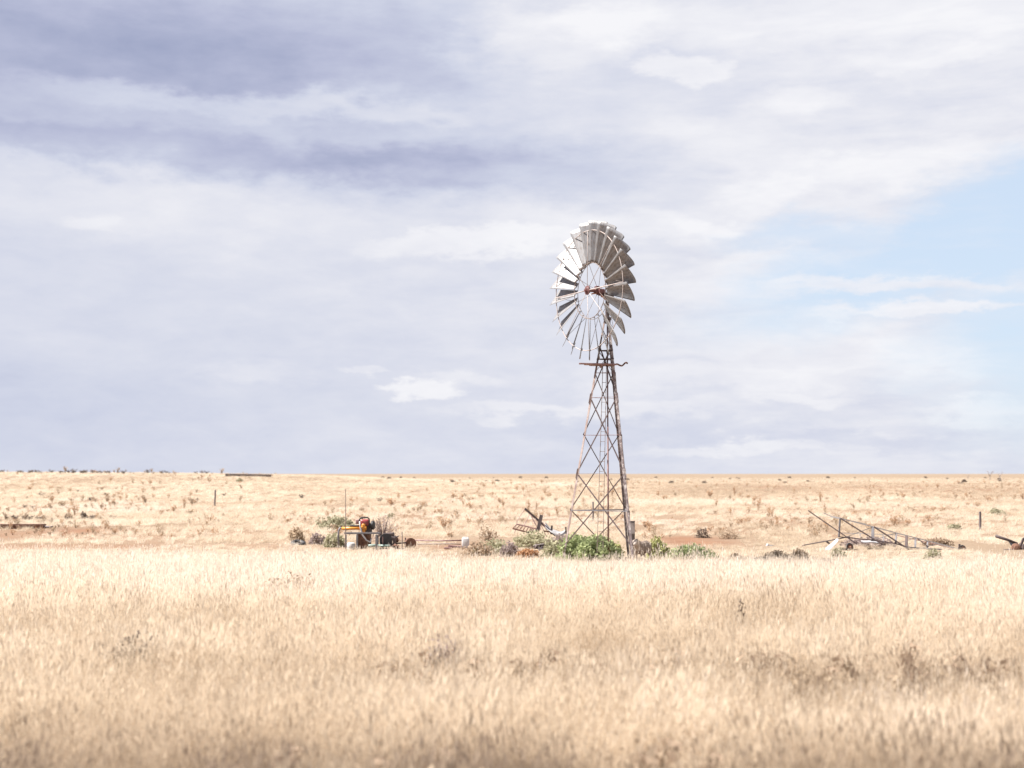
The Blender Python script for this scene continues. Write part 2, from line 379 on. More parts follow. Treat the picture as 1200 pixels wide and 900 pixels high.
# ------------------------------------------------------------------ shrubs and weeds
def shrub_mesh(name, w, d, h, nleaf, leaf, mats, seed, stems=24, elong=1.6, droop=0., shell=.55, clump=.9):
    """a bush of many small leaves on fine stems: foliage + stems as two MBs"""
    R = random.Random(seed); fo = MB(); stm = MB(); o = V((seed * 3.7, seed * 1.3, seed))
    for i in range(stems):
        a = R.uniform(0, 2*pi); rr = R.uniform(.3, .95); z = h * R.uniform(.45, .95) * sqrt(max(.05, 1 - (rr * .8) ** 2))
        e = V((cos(a) * rr * w / 2, sin(a) * rr * d / 2, z)); m = V((e.x * .45, e.y * .45, e.z * .6))
        stm.c = R.random(); stm.tube([V((e.x * .08, e.y * .08, -.03)), m, e], [.012 * h + .004, .007 * h + .003, .003], 4)
    tries = 0; n = 0
    while n < nleaf and tries < nleaf * 12:
        tries += 1
        a = R.uniform(0, 2*pi); cz = R.uniform(-.05, 1); cr = sqrt(max(0, 1 - cz * cz)); k = R.uniform(shell, 1) * (1 + .28 * noise.fractal(V((cos(a) * 1.6, sin(a) * 1.6, cz * 1.6)) + o, 1, 2, 3))
        p = V((cos(a) * cr * k * w / 2, sin(a) * cr * k * d / 2, max(.01, cz * k * h)))
        dn = noise.noise(p * (2.6 / max(h, .3)) * clump + o)
        if dn < R.uniform(-.45, .1): continue
        n += 1
        u = V((R.gauss(0, 1), R.gauss(0, 1), R.gauss(.5 - droop, 1))).normalized(); b = u.cross(V((R.gauss(0, 1), R.gauss(0, 1), R.gauss(0, 1)))).normalized()
        s = leaf * R.uniform(.6, 1.4); fo.c = min(1, max(0, .45 + .45 * dn + R.uniform(-.25, .25)))
        fo.quad(p, b * s / elong / 2, u * s / 2)
    return fo, stm
SHR = []
def bush(name, px, pyb, D, wpx, hpx, mat, label, seed, nleaf=1200, leaf=.07, dep=.8, group=None, stems=26, cat='bush', z=None, stemmat='stem', **kw):
    p = at(px, pyb, D); p.z = terrain(p.x, p.y) if z is None else z
    w = wpx / F * D; h = hpx / F * D
    root = empty(name, p, label, cat, group)
    fo, st = shrub_mesh(name, w, w * dep, h, nleaf, leaf, None, seed, stems, **kw)
    f = bpy.data.objects.new('foliage', fo.mesh('foliage', M[mat])); COL.objects.link(f); f.parent = root
    s = bpy.data.objects.new('stem', st.mesh('stem', M[stemmat])); COL.objects.link(s); s.parent = root; s['kind'] = 'stuff'
    return root
bush('green_bush', 690, 655, 46.4, 86, 29, 'leaf_green', 'big leafy green bush growing at the foot of the windmill', 1, 5200, .075, .75, stems=60)
bush('low_bush', 651, 655, 47.5, 34, 20, 'leaf_dull', 'dull green bush fringe left of the big green bush', 2, 900, .07)
bush('yellow_bush', 771, 651, 47.5, 30, 26, 'leaf_yellow', 'bright yellow green bush just behind the sheep', 3, 1200, .07, stems=30)
bush('creeping_bush', 812, 653, 46.8, 60, 19, 'leaf_green', 'low spreading dark green bush right of the yellow green one', 4, 1900, .07, .6)
bush('yellow_bush', 720, 655, 46.9, 26, 20, 'leaf_yellow', 'small yellowish bush between the windmill pipe and its thick leg', 5, 700, .065)
bush('olive_bush', 394, 615, 72, 50, 17, 'leaf_olive', 'olive grey bush behind the thin upright rod', 6, 1700, .09)
bush('olive_bush', 392, 642, 55, 28, 17, 'leaf_dull', 'olive bush behind the grey bent pipe beside the pump', 7, 1000, .07)
bush('tan_bush', 347, 638, 58, 22, 20, 'leaf_tan', 'tan dry bush beside the black tyre', 8, 700, .07)
bush('tan_bush', 372, 640, 57, 20, 16, 'leaf_grey', 'faded grey brown bush between the tan bush and the pump', 9, 500, .07)
bush('twiggy_bush', 449, 634, 60, 38, 34, 'leaf_grey', 'bare grey twiggy bush standing behind the scrap engine', 10, 650, .055, stems=44, elong=3, stemmat='leaf_grey')
bush('dull_bush', 577, 648, 50.5, 46, 17, 'leaf_dull', 'green tinged bush beside the white container', 11, 1100, .07)
bush('brown_bush', 561, 650, 49.6, 40, 16, 'leaf_brown', 'brown tangled bush in front of the green tinged bush by the white container', 12, 800, .065)
bush('grey_bush', 598, 651, 48.5, 26, 17, 'leaf_grey', 'rounded mauve grey bush beside the orange weed', 13, 1200, .06, elong=2.4)
bush('orange_weed', 619, 651, 48.2, 28, 9, 'leaf_orange', 'low bright orange weed between the grey bush and the scrap', 14, 1000, .06)
bush('dull_bush', 625, 641, 54.5, 52, 20, 'leaf_dull', 'wide dull bush under the wrecked lattice frame', 15, 1500, .07)
bush('grey_bush', 655, 638, 55.5, 34, 14, 'leaf_grey', 'grey bush under the crumpled pale sheet', 16, 700, .065)
bush('brown_bush', 572, 622, 60, 28, 18, 'leaf_brown', 'sparse straggly bush left of the wrecked lattice frame', 17, 260, .065)
bush('dark_weed', 862, 655, 46.3, 16, 9, 'leaf_brown', 'round brown weed at the edge of the tall grass right of the green bushes', 18, 500, .05, cat='weed')
bush('tan_bush', 912, 654, 47.5, 30, 11, 'leaf_tan', 'wide tan bush below the pale blue grey scrap', 19, 600, .055)
bush('tan_bush', 936, 653, 47.8, 24, 11, 'leaf_tan', 'tan bush between the pale blue grey scrap and the fallen tower', 20, 500, .055)
bush('tan_bush', 1020, 648, 55.5, 70, 11, 'leaf_grey', 'long grey brown bush lying under the fallen tower', 21, 1700, .06, .4)
bush('tan_bush', 1098, 645, 56, 40, 8, 'leaf_brown', 'brown bush under the narrow end of the fallen tower', 22, 900, .06, .5)
bush('tan_bush', 1093, 655, 47, 24, 13, 'leaf_olive', 'olive tuft of weeds in front of the fallen tower', 23, 500, .055)
bush('brown_bush', 982, 655, 48, 20, 12, 'leaf_olive', 'small olive weed under the pale sheet of the fallen tower', 24, 350, .055)
bush('dark_weed', 164, 775, 19.5, 100, 54, 'leaf_dark', 'dark leafless scrub in the open grass alone on the left', 25, 1100, .05, stems=110, elong=2, cat='weed', shell=.1, stemmat='leaf_dark')
bush('dark_weed', 524, 785, 18.8, 62, 66, 'leaf_grey', 'grey dead weed in the grass below the white container', 26, 700, .055, stems=90, elong=2, cat='weed', shell=.1, stemmat='leaf_grey')
bush('dark_weed', 868, 725, 25, 12, 42, 'leaf_dark', 'single dark seed head poking out of the pale grass', 27, 160, .05, stems=16, cat='weed', stemmat='leaf_dark')
bush('brown_weed', 345, 691, 32.5, 100, 28, 'leaf_brown', 'long brown weed patch in the bright grass', 28, 1500, .055, .3, cat='weed', stems=40, shell=.2)
bush('mound_weed', 823, 629, 63, 20, 12, 'leaf_dark', 'dark weed growing on top of the red earth mound', 29, 260, .06, cat='weed')
bush('mound_weed', 855, 631, 62, 26, 10, 'leaf_brown', 'brown weed on the right edge of the red earth mound', 30, 280, .06, cat='weed')
bush('dark_shrub', 98, 609, 88, 10, 9, 'leaf_dark', 'small dark shrub alone above the rusty trough', 31, 200, .08, cat='shrub')
bush('skyline_shrub', 1127, 566, 300, 9, 3.6, 'leaf_dark', 'dark round shrub on the far plain, lower of a close pair', 32, 260, .22, cat='shrub', z=0.25)
bush('skyline_shrub', 1130, 562.6, 420, 6, 3, 'leaf_dark', 'dark round shrub on the far plain, upper of a close pair', 33, 220, .28, cat='shrub', z=.4)
bush('skyline_shrub', 1154, 566.5, 300, 9, 3.2, 'leaf_dark', 'dark flat shrub alone on the far plain under the dead trees', 34, 260, .22, cat='shrub', z=.2)
bush('olive_bush', 1168, 602, 96, 22, 8, 'leaf_olive', 'flat olive brown shrub behind the lone dark post on the right', 35, 500, .1, cat='shrub')
bush('tan_bush', 1118, 622, 72, 20, 7, 'leaf_olive', 'flat olive shrub left of the lone dark post', 36, 300, .08, cat='shrub')
bush('olive_shrub', 281, 572, 235, 10, 4, 'leaf_olive', 'low olive shrub on the plain below the long dark wall', 37, 300, .16, cat='shrub')
bush('brown_shrub', 458, 607, 88, 10, 8, 'leaf_olive', 'small brown shrub behind the twiggy bush', 38, 200, .08, cat='shrub')

# plain dry weeds: one of each of six shapes, then copies
def weed_mesh(h, w, n, mat, seed, leaf):
    R = random.Random(seed); fo = MB()
    for i in range(n):
        a = R.uniform(0, 2*pi); rr = R.uniform(.1, 1); z = h * R.uniform(.55, 1)
        e = V((cos(a) * rr * w / 2, sin(a) * rr * w / 2, z)); m = V((e.x * .5, e.y * .5, z * .55))
        fo.c = R.uniform(.1, .5); fo.tube([V((0, 0, -.03)), m, e], [.008, .005, .003], 3)
        for k in range(R.randint(3, 7)):
            t = R.uniform(.35, 1.05); p = m.lerp(e, (t - .5) * 2) if t > .5 else m * (t * 2)
            p = p + V((R.gauss(0, .05), R.gauss(0, .05), R.gauss(0, .03))); fo.c = R.random()
            u = V((R.gauss(0, 1), R.gauss(0, 1), R.gauss(.3, 1))).normalized(); b = u.cross(V((R.gauss(0, 1), R.gauss(0, 1), 1))).normalized()
            s = leaf * R.uniform(.5, 1.3); fo.quad(p, b * s * .22, u * s * .36)
    return fo.mesh('dry_weed', M[mat])
WM = [weed_mesh(.55, .6, 16, 'leaf_rusty', 1, .11), weed_mesh(.75, .45, 12, 'leaf_rusty', 2, .10), weed_mesh(.4, .7, 18, 'leaf_tan', 3, .12),
      weed_mesh(.6, .5, 12, 'leaf_brown', 4, .11), weed_mesh(.9, .5, 12, 'leaf_rusty', 5, .10), weed_mesh(.3, .6, 16, 'leaf_dark', 6, .10)]
def put(me, name, p, sc, label, cat, group):
    o = bpy.data.objects.new(name, me); COL.objects.link(o); o.location = p; o.scale = (sc, sc, sc * R.uniform(.8, 1.15)); o.rotation_euler = (0, 0, R.uniform(0, 6.28))
    return tag(o, label, cat, group)
n = 0
while n < 296:
    px = R.uniform(-5, 1205); py = 562 + 58 * R.random() ** 1.35
    if py > 606 and R.random() < .55: continue
    d = noise.noise(V((px * .006, py * .035, 2.2)))
    if d < R.uniform(-.35, .35): continue
    p = gnd(px, py); p.z = terrain(p.x, p.y) - .01
    k = R.choice([0, 0, 0, 1, 1, 2, 3, 3, 4, 5] if px < 450 else [0, 0, 0, 1, 1, 3, 4, 4])
    put(WM[k], 'dry_weed', p, R.choice([.45, .55, .7, .85, 1.1]) * R.uniform(.85, 1.15) * min(1.3, .75 + p.y / 240), 'dry russet or brown weed dotted over the plain behind the windmill', 'weed', 'dry weeds dotted over the plain')
    n += 1
for i in range(64):
    px = R.uniform(90, 262) if i % 3 == 0 else R.uniform(0, 150)
    D = 296 + R.uniform(-8, 4); x = (px - 600) / F * D
    put(WM[R.choice([5, 5, 3])], 'skyline_weed', G(x, D), R.uniform(1.0, 2.6), 'tiny dark scrub plant breaking the left skyline', 'weed', 'scrub plants along the left skyline')
fs = shrub_mesh('far_shrub', 1.0, .8, .42, 130, .13, None, 77, 8)[0].mesh('far_shrub', M['leaf_dark'])
for i in range(42):
    px = R.uniform(430, 1200) if i < 32 else R.uniform(240, 700); py = 556.8 + 15 * R.random() ** 1.6; p = gnd(px, py)
    if p.y > 900: p = p * (900 / p.y)
    p.z = terrain(p.x, p.y); put(fs, 'far_shrub', p, R.uniform(.5, 1.1) * (1 + p.y / 500), 'tiny dark low shrub far out on the plain towards the horizon', 'shrub', 'tiny shrubs far out on the plain')
for i in range(30):
    px = R.uniform(0, 145); p = gnd(px, 609.5 + R.uniform(-.6, .6)); p.z = terrain(p.x, p.y)
    put(WM[R.choice([5, 5, 3])], 'row_weed', p, R.uniform(.5, .95), 'low dark weed in the straight row above the rusty trough', 'weed', 'dark weeds in a row')
for i in range(34):
    x = R.uniform(-5.6, 5.6); y = R.uniform(11.3, 13.0)
    if x > 2.2 and R.random() < .7: continue
    put(WM[R.choice([3, 3, 5, 2])], 'brown_weed', G(x, y), R.uniform(.7, 1.05), 'brown weed among the grass along the near edge of the field', 'weed', 'brown weeds along the near edge')
for i in range(60):
    x = R.uniform(-1.6, 7.6); y = 18.2 + R.gauss(0, .5)
    put(WM[R.choice([2, 3, 3, 2])], 'grass_weed', G(x, y), R.uniform(.75, 1.1), 'brown weed in the darker streak across the tall grass', 'weed', 'weeds in the dark grass streak')

wc = bpy.data.collections.new('small_weed_shapes')
for k in range(4):
    me = weed_mesh([.35, .5, .3, .45][k], .4, 10, ['leaf_rusty', 'leaf_tan', 'leaf_brown', 'leaf_rusty'][k], 40 + k, .09)
    wc.objects.link(bpy.data.objects.new('weed_shape', me))
pts = []
while len(pts) < 1500:
    px = R.uniform(-10, 1210); py = 561 + 70 * R.random() ** 1.3
    d = noise.fractal(V((px * .008, py * .05, 6.2)), 1, 2, 3) + .12 * (px > 420)
    if d < R.uniform(-.1, .5): continue
    p = gnd(px, py); pts.append((G(p.x, p.y), R.choice([.35, .45, .6, .9]) * R.uniform(.8, 1.2) * min(1.7, .8 + p.y / 250), R.uniform(0, 6.28), .15, .2))
tag(scatter('weeds', pts, wc), 'fine russet weeds scattered through the short grass', kind='stuff')

# ------------------------------------------------------------------ windmill
TX = at(713, 655, 46).x
WB = V((TX, 46.0, 0))
mill = empty('windmill', WB, 'tall rusty farm windmill with a many bladed wheel on a three legged lattice tower', 'windmill')
def zpx(py): return at(713, py, 46).z
RB, ZT = 1.52, zpx(372)
def rad(z): return RB + (0.27 - RB) * (z / zpx(405)) if z < zpx(405) else .27 + (.10 - .27) * (z - zpx(405)) / (ZT - zpx(405))
ANG = [radians(180), radians(-61.5), radians(58.5)]      # left leg, near right leg, far right leg
def lp(k, z): return WB + V((rad(z) * cos(ANG[k]), rad(z) * sin(ANG[k]), z))
for k in range(3):
    mb = MB(); zs = [-.1 + (ZT + .1) * i / 14 for i in range(15)]
    for za, zb in ((-.1, zpx(405)), (zpx(405), ZT)):
        a, b = lp(k, za), lp(k, zb)
        out = V((cos(ANG[k]), sin(ANG[k]), 0)); w = .075 if za < 0 else .06
        # equal angle section, its corner outwards
        t = .012; d = (b - a).normalized(); e1 = (-out + out.cross(d)).normalized(); e2 = (-out - out.cross(d)).normalized()
        prof = [V((0,0,0)), e1 * w, e1 * w + e2 * t, e1 * t + e2 * t, e1 * t + e2 * w, e2 * w]
        r0 = [mb.vert(a + q) for q in prof]; r1 = [mb.vert(b + q) for q in prof]
        for i in range(6): mb.face(r0[i], r0[(i+1) % 6], r1[(i+1) % 6], r1[i])
        mb.face(*r0[::-1]); mb.face(*r1)
    # splice plates
    for py in (467, 555): 
        p = lp(k, zpx(py)); mb.bar(lp(k, zpx(py) - .16) - out * .008, lp(k, zpx(py) + .16) - out * .008, .07, .07)
    mb.build('leg', M['leg'] if k == 0 else M['leg_spot'], mill, root=mill)
NODE = [zpx(v) for v in (405, 437, 466, 510, 555, 598, 640, 676)]
FACES = [(0, 1), (0, 2), (1, 2)]
for fi, (a, b) in enumerate(FACES):
    for i in range(1, 6):
        if i in (4, 5) and fi == 1: pass
        z = NODE[i]; m = {5: 'grey', 2: 'pinkrust', 3: 'pinkrust', 1: 'pinkrust', 4: 'rod'}[i]
        MB().bar(lp(a, z), lp(b, z), .05 if i in (2, 3) else .04, .008 if i != 5 else .03).build('girt', M[m], mill, root=mill)
    ks = (0, 2, 4) if fi == 0 else (1, 3, 5) if fi == 1 else (1, 3, 5)
    for i in ks:
        for (p, q) in ((a, b), (b, a)):
            za = NODE[i]; zb = NODE[min(i + 2, 7)]
            A = lp(p, za); B = lp(q, max(zb, -.6))
            off = V((0, .012 if p < q else -.012, 0))
            if B.z < -.05: B = A.lerp(B, (A.z + .05) / (A.z - B.z))
            MB().bar(A + off, B + off, .032, .007, angle=True).build('brace', M['brace'], mill, root=mill)
    for i in (0, 1):        # upper short bays
        pass
for py in (411, 421):
    z = zpx(py)
    for a, b in FACES: MB().bar(lp(a, z), lp(b, z), .045, .03).build('girt', M['brace'], mill, root=mill)
for a, b in FACES:
    for z0, z1 in ((zpx(411), zpx(385)), (zpx(437), zpx(411))):
        for p, q in ((a, b), (b, a)):
            MB().bar(lp(p, z0), lp(q, z1), .022, .006).build('brace', M['brace'], mill, root=mill)
# working platform of planks on two bearers
zp = zpx(427.6)
pf = MB()
for k in range(3):
    y = 45.62 + k * .3
    pf.box((TX - .33 + k * .06, y, zp), (1.25 - k * .25, .2, .04), Matrix.Rotation(.02, 3, 'Y'), .006)
pf.box((TX - .2, 46, zp - .04), (.05, 1.0, .05)); pf.box((TX + .18, 46, zp - .04), (.05, 1.0, .05))
pfo = pf.build('platform', M['pinkrust'], mill, root=mill)
mb = MB(); pts = []
for i in range(22):
    t = i / 21; pts.append((TX + .18 + t * .46, 45.75 + .03 * sin(i), zp - .01 + .075 * sin(t * 9) * t))
mb.tube(pts, .028, 6); mb.build('furling_lever', M['rust'], mill, root=mill, smooth=True)
# ladder
la, lb = at(703, 652, 45.7), at(708.5, 431, 45.95)
wv = V((.095, 0, 0)); wt = V((.06, 0, 0))
lad = MB().tube([la - wv, lb - wt], .011, 6).build('ladder', M['rod'], mill, root=mill)
MB().tube([la + wv, lb + wt], .011, 6).build('rail', M['rod'], lad, root=mill)
for i in range(19):
    t = (i + .5) / 19; c = la.lerp(lb, t); w = wv.lerp(wt, t)
    MB().tube([c - w, c + w], .008, 6).build('rung', M['rod'], lad, root=mill)
# rising main, pump rod and pump head
MB().tube([WB + V((0, .02, .1)), WB + V((0, .02, zpx(500)))], .028, 10).build('rising_main', M['pinkrust'], mill, smooth=True, root=mill)
MB().tube([WB + V((0, .02, zpx(500))), WB + V((.0, .02, zpx(362)))], .022, 8).build('pump_rod', M['redoxide'], mill, smooth=True, root=mill)
MB().lathe([(.02, 0), (.035, .01), (.04, .06), (.02, .08)], WB + V((.0, .02, zpx(414.5))), n=12).build('rod_coupling', M['black'], mill, root=mill)
mb = MB(); c = WB + V((0, -.02, 0))
mb.lathe([(.05, -.02), (.09, 0), (.09, .03), (.05, .05), (.05, .3), (.075, .31), (.075, .36), (.035, .38), (.03, .55)], c, n=14)
mb.build('pump_head', M['rust'], mill, smooth=False, root=mill)
pts = [c + V((.02, 0, .40))] + [c + V((.02 + .24 * sin(t * pi / 2 / 8), 0, .16 + .24 * cos(t * pi / 2 / 8))) for t in range(9)] + [c + V((.27, 0, -.02))]
MB().tube(pts, .025, 8).build('outlet_pipe', M['rust'], mill, smooth=True, root=mill)
MB().tube([c + V((.27, 0, .12)), c + V((.75, .1, .12))], .018, 8).build('delivery_pipe', M['rod'], mill, smooth=True, root=mill)
# head: mast, gearbox, shaft
WA = radians(59.5)
NV = V((-sin(WA), -cos(WA), 0)); UV = V((cos(WA), -sin(WA), 0)); ZV = V((0, 0, 1))
HUB = at(692.5, 340.5, 46 - .5 * .72)
TOP = V((TX, 46, HUB.z))
mb = MB()
mb.lathe([(.10, ZT - .2), (.11, ZT - .1), (.13, ZT - .08), (.13, ZT), (.07, ZT + .02), (.06, HUB.z - .15)], (TX, 46, 0), n=14)
mb.build('mast_pipe', M['iron'], mill, root=mill)
RM = Matrix((-NV, UV, ZV)).transposed()     # columns: back along axis, across, up
gx = MB(); gc = TOP + NV * .28
gx.box(gc + NV * .04, (.38, .18, .17), RM, .04); gx.box(gc + ZV * .10 + NV * .12, (.16, .14, .14), RM, .03); gx.box(gc - ZV * .09 - NV * .1, (.3, .12, .1), RM, .02)
gx.build('gearbox', M['redoxide'], mill, root=mill)
mb = MB(); mb.box(TOP - ZV * .10, (.42, .20, .16), RM, .03); mb.box(TOP - ZV * .2 - NV * .12, (.5, .1, .07), RM, .01)
mb.build('turntable', M['iron'], mill, root=mill)
MB().lathe([(.035, 0), (.035, .6)], TOP + NV * .3, NV, 12).build('shaft', M['redoxide'], mill, root=mill)
# furled tail stub: bone bars reaching back past the tower
mb = MB()
T0 = TOP - NV * .15; td = (-NV * .35 + UV * .5 + V((0, .7, 0))).normalized()
for dz in (.14, -.12):
    mb.bar(T0 + ZV * dz, T0 + td * .85 + ZV * (.02 + dz * .3), .05, .012)
for q in (.3, .55, .8):
    mb.bar(T0 + td * q + ZV * .13 * (1 - q * .5), T0 + td * q - ZV * .12 * (1 - q * .5), .03, .01)
mb.build('tail_bone', M['iron'], mill, root=mill)
mb = MB().tube([TOP + NV * .05 - ZV * .25, TOP + NV * .35 - ZV * .06, TOP + NV * .62 - ZV * .10], [.03, .022, .018], 8); mb.build('brake_rod', M['leaf_orange'] if False else M['rust_bright'], mill, smooth=True, root=mill)
# wheel
RW = at(692, 259.5, 45.57).z - HUB.z
wm = Matrix((UV, ZV, NV)).transposed().to_4x4(); wm.translation = HUB - WB     # local x right, y up, z to the front
RR, RI = RW * .868, RW * .405
wheel = bpy.data.objects.new('wheel', MB().torus((0, 0, .10), (0, 0, 1), RR, .014, 96, 8).mesh('wheel', M['arm'], True)); COL.objects.link(wheel)
wheel.parent = mill; wheel.matrix_local = wm
def sub(name, mb, mat, smooth=False):
    o = bpy.data.objects.new(name, mb.mesh(name, mat, smooth)); COL.objects.link(o); o.parent = wheel; return o
sub('inner_ring', MB().torus((0, 0, .05), (0, 0, 1), RI, .012, 72, 8), M['rod'], True)
sub('back_ring', MB().torus((0, 0, -.10), (0, 0, 1), RI * 1.02, .010, 72, 8), M['rod'], True)
sub('hub', MB().lathe([(.05, -.30), (.05, .10), (.14, .11), (.15, .13), (.15, .155), (.11, .165), (.09, .18), (.055, .185), (.05, .21), (.02, .215)], n=24), M['redoxide'])
sub('hub_flange', MB().lathe([(.05, -.30), (.13, -.29), (.13, -.26), (.05, -.25)], n=24), M['redoxide'])
P = radians(-34)
TV = lambda s_, c_: (s_ * c_ * cos(P), -s_ * c_ * sin(P))      # along the chord: tangential, frontal
def blade():
    mb = MB(); NR, NC = 12, 8; g = []
    for i in range(NR + 1):
        t = i / NR; r = RW * (.40 + .60 * t); ch = .26 + .43 * t; row = []
        for j in range(NC + 1):
            s = j / NC - .5; cam_ = .13 * ch * (4 * s * s - 1) * -1
            ty, tz = TV(s, ch); rr = r + (.035 * (1 - (2 * s) ** 4) - .02 if i == NR else 0)
            # bulge to the back of the blade
            row.append(mb.vert((sqrt(max(0, rr * rr - ty * ty)) * .5 + rr * .5, ty - cam_ * -sin(P) * -1 * -1, tz - cam_ * cos(P))))
        g.append(row)
    for i in range(NR):
        for j in range(NC): mb.face(g[i][j], g[i][j+1], g[i+1][j+1], g[i+1][j])
    return mb
b0 = sub('blade', blade(), M['galv'], True)
sm = b0.modifiers.new('sheet', 'SOLIDIFY'); sm.thickness = .004; sm.offset = 0
def bracket(r, zr, ch):
    mb = MB(); pts = []
    for j in range(7):
        s = j / 6 - .5; ty, tz = TV(s, ch * .9); cam_ = .13 * ch * (1 - 4 * s * s)
        pts.append((r, ty, tz - cam_ * cos(P) - .012))
    mb.tube(pts, .009, 5); mb.tube([(r, 0, zr), pts[-1]], .009, 5); mb.tube([(r, 0, zr), pts[2]], .008, 5); return mb
k0 = sub('bracket', bracket(RR, .10, .48), M['rod'], True)
k1 = sub('bracket', bracket(RI, .05, .19), M['rod'], True)
NB = 25
RA = random.Random(5)
for i in range(NB):
    a = 2 * pi * (i + .5) / NB
    for o in (b0, k0, k1):
        c = o if i == 0 else o.copy()
        if i: COL.objects.link(c); c.parent = wheel
        c.rotation_euler = (RA.uniform(-.04, .04) if o is b0 else 0, 0, a + (RA.uniform(-.008, .008) if o is b0 else 0))
for i in range(8):
    a = 2 * pi * i / 8 + .02; d = V((cos(a), sin(a), 0)); e = V((-sin(a), cos(a), 0))
    sub('spoke', MB().tube([d * .13 + V((0, 0, .14)), d * RR + V((0, 0, .10))], .018 if i in (0, 4) else .009, 7), M['arm'], True)
    sub('back_spoke', MB().tube([d * .11 + e * .03 + V((0, 0, -.27)), d * RI * 1.02 + e * .25 + V((0, 0, -.10)), d * RR + V((0, 0, .09))], .007, 5), M['rod'], True)
    a2 = a + pi / 8; d2 = V((cos(a2), sin(a2), 0))
    sub('tie_rod', MB().tube([d2 * RI + V((0, 0, .05)), d2 * RI * 1.02 + V((0, 0, -.1))], .007, 5), M['rod'], True)

# ------------------------------------------------------------------ sheep
def remeshed(mb, name, mats, voxel, smooth_it=4):
    me = mb.mesh('tmp', mats); o = bpy.data.objects.new('tmp', me); COL.objects.link(o)
    md = o.modifiers.new('r', 'REMESH'); md.mode = 'VOXEL'; md.voxel_size = voxel
    s2 = o.modifiers.new('s', 'SMOOTH'); s2.iterations = smooth_it; s2.factor = .5
    dg = bpy.context.evaluated_depsgraph_get(); dg.update()
    out = bpy.data.meshes.new_from_object(o.evaluated_get(dg)); bpy.data.objects.remove(o)
    out.name = name
    out.materials.clear()
    for m in mats: out.materials.append(m)
    return out
def fleecemat(name, stops, bump):
    return metal(name, stops, 22, .9, 0, bump)
M['fleece'] = fleecemat('dusty_fleece', [(.3, (.13, .095, .075)), (.5, (.20, .15, .12)), (.7, (.26, .205, .165))], 1.0)
M['sheepface'] = metal('pale_face_wool', [(.3, (.32, .26, .215)), (.7, (.42, .35, .30))], 20, .9, 0, .3)
sp = at(753, 655, 45.3); sp.z = 0
sheep = MB()
def ell(c, r, rot=0):
    bm = bmesh.new(); bmesh.ops.create_icosphere(bm, subdivisions=3, radius=1); Rm = Matrix.Rotation(rot, 3, 'Y'); c = V(c)
    sheep.bm(bm, lambda p: c + Rm @ V((p.x * r[0], p.y * r[1], p.z * r[2])))
# local: x forward (head), y left, z up
ell((.00, 0, .50), (.38, .205, .20)); ell((-.22, 0, .52), (.23, .20, .195)); ell((.20, 0, .50), (.22, .20, .215)); ell((.02, 0, .43), (.28, .18, .15))
sheep.tube([(.26, 0, .52), (.38, .02, .60), (.46, .03, .66)], [.15, .125, .10], 12)
# head turned towards the viewer (its right): direction hd
hd = V((.86, .30, -.42)).normalized(); hc = V((.47, .0, .70))
sheep.tube([hc - hd * .06, hc + hd * .05, hc + hd * .13, hc + hd * .20, hc + hd * .225], [.085, .088, .068, .050, .036], 12)
ell(hc + V((-.01, .02, .035)), (.085, .085, .06))
hs = hd.cross(V((0, 0, 1))).normalized()
for s in (1, -1):
    e0 = hc + hs * s * .07 + V((0, 0, .02)); sheep.tube([e0, e0 + hs * s * .06 + V((0, 0, -.005)), e0 + hs * s * .115 + V((0, 0, -.03))], [.022, .028, .008], 8)
for x, y_ in ((.24, .105), (.22, -.105), (-.30, .105), (-.28, -.105)):
    if x > 0: sheep.tube([(x, y_, .42), (x + .01, y_, .27), (x - .005, y_, .13), (x + .01, y_, .05), (x + .035, y_, .0)], [.085, .045, .030, .026, .032], 9)
    else: sheep.tube([(x, y_, .46), (x + .05, y_, .33), (x - .045, y_, .21), (x - .03, y_, .06), (x, y_, .0)], [.11, .065, .033, .026, .032], 9)
sheep.tube([(-.42, 0, .58), (-.47, 0, .50), (-.47, 0, .40)], [.05, .045, .025], 8)
sm_ = remeshed(sheep, 'sheep', [M['fleece'], M['sheepface']], .016, 3)
for v in sm_.vertices:
    p = v.co; wool = min(1, max(0, (p.z - .3) / .1)) * (0 if (p - hc).dot(hd) > .03 and (p - hc).length < .32 else 1)
    v.co = p + v.normal * wool * .022 * noise.fractal(p * 13, 1, 2, 3)
for f in sm_.polygons:
    c = f.center; f.use_smooth = True
    f.material_index = 1 if ((c - hc).dot(hd) > .02 and (c - hc).length < .3) or c.z < .24 else 0
so = bpy.data.objects.new('sheep', sm_); COL.objects.link(so); so.location = sp; so.rotation_euler = (0, 0, radians(235)); so.scale = (.95, .95, .98)
tag(so, 'dusty woolly sheep standing beside the windmill leg with its head turned to the camera', 'sheep')
for s in (1, -1):
    mb = MB().blob(hc + hd * .075 + hs * s * .066 + V((0, 0, .03)), .013, 1, 0, 2)
    o = bpy.data.objects.new('eye', mb.mesh('eye', M['black'], True)); COL.objects.link(o); o.parent = so

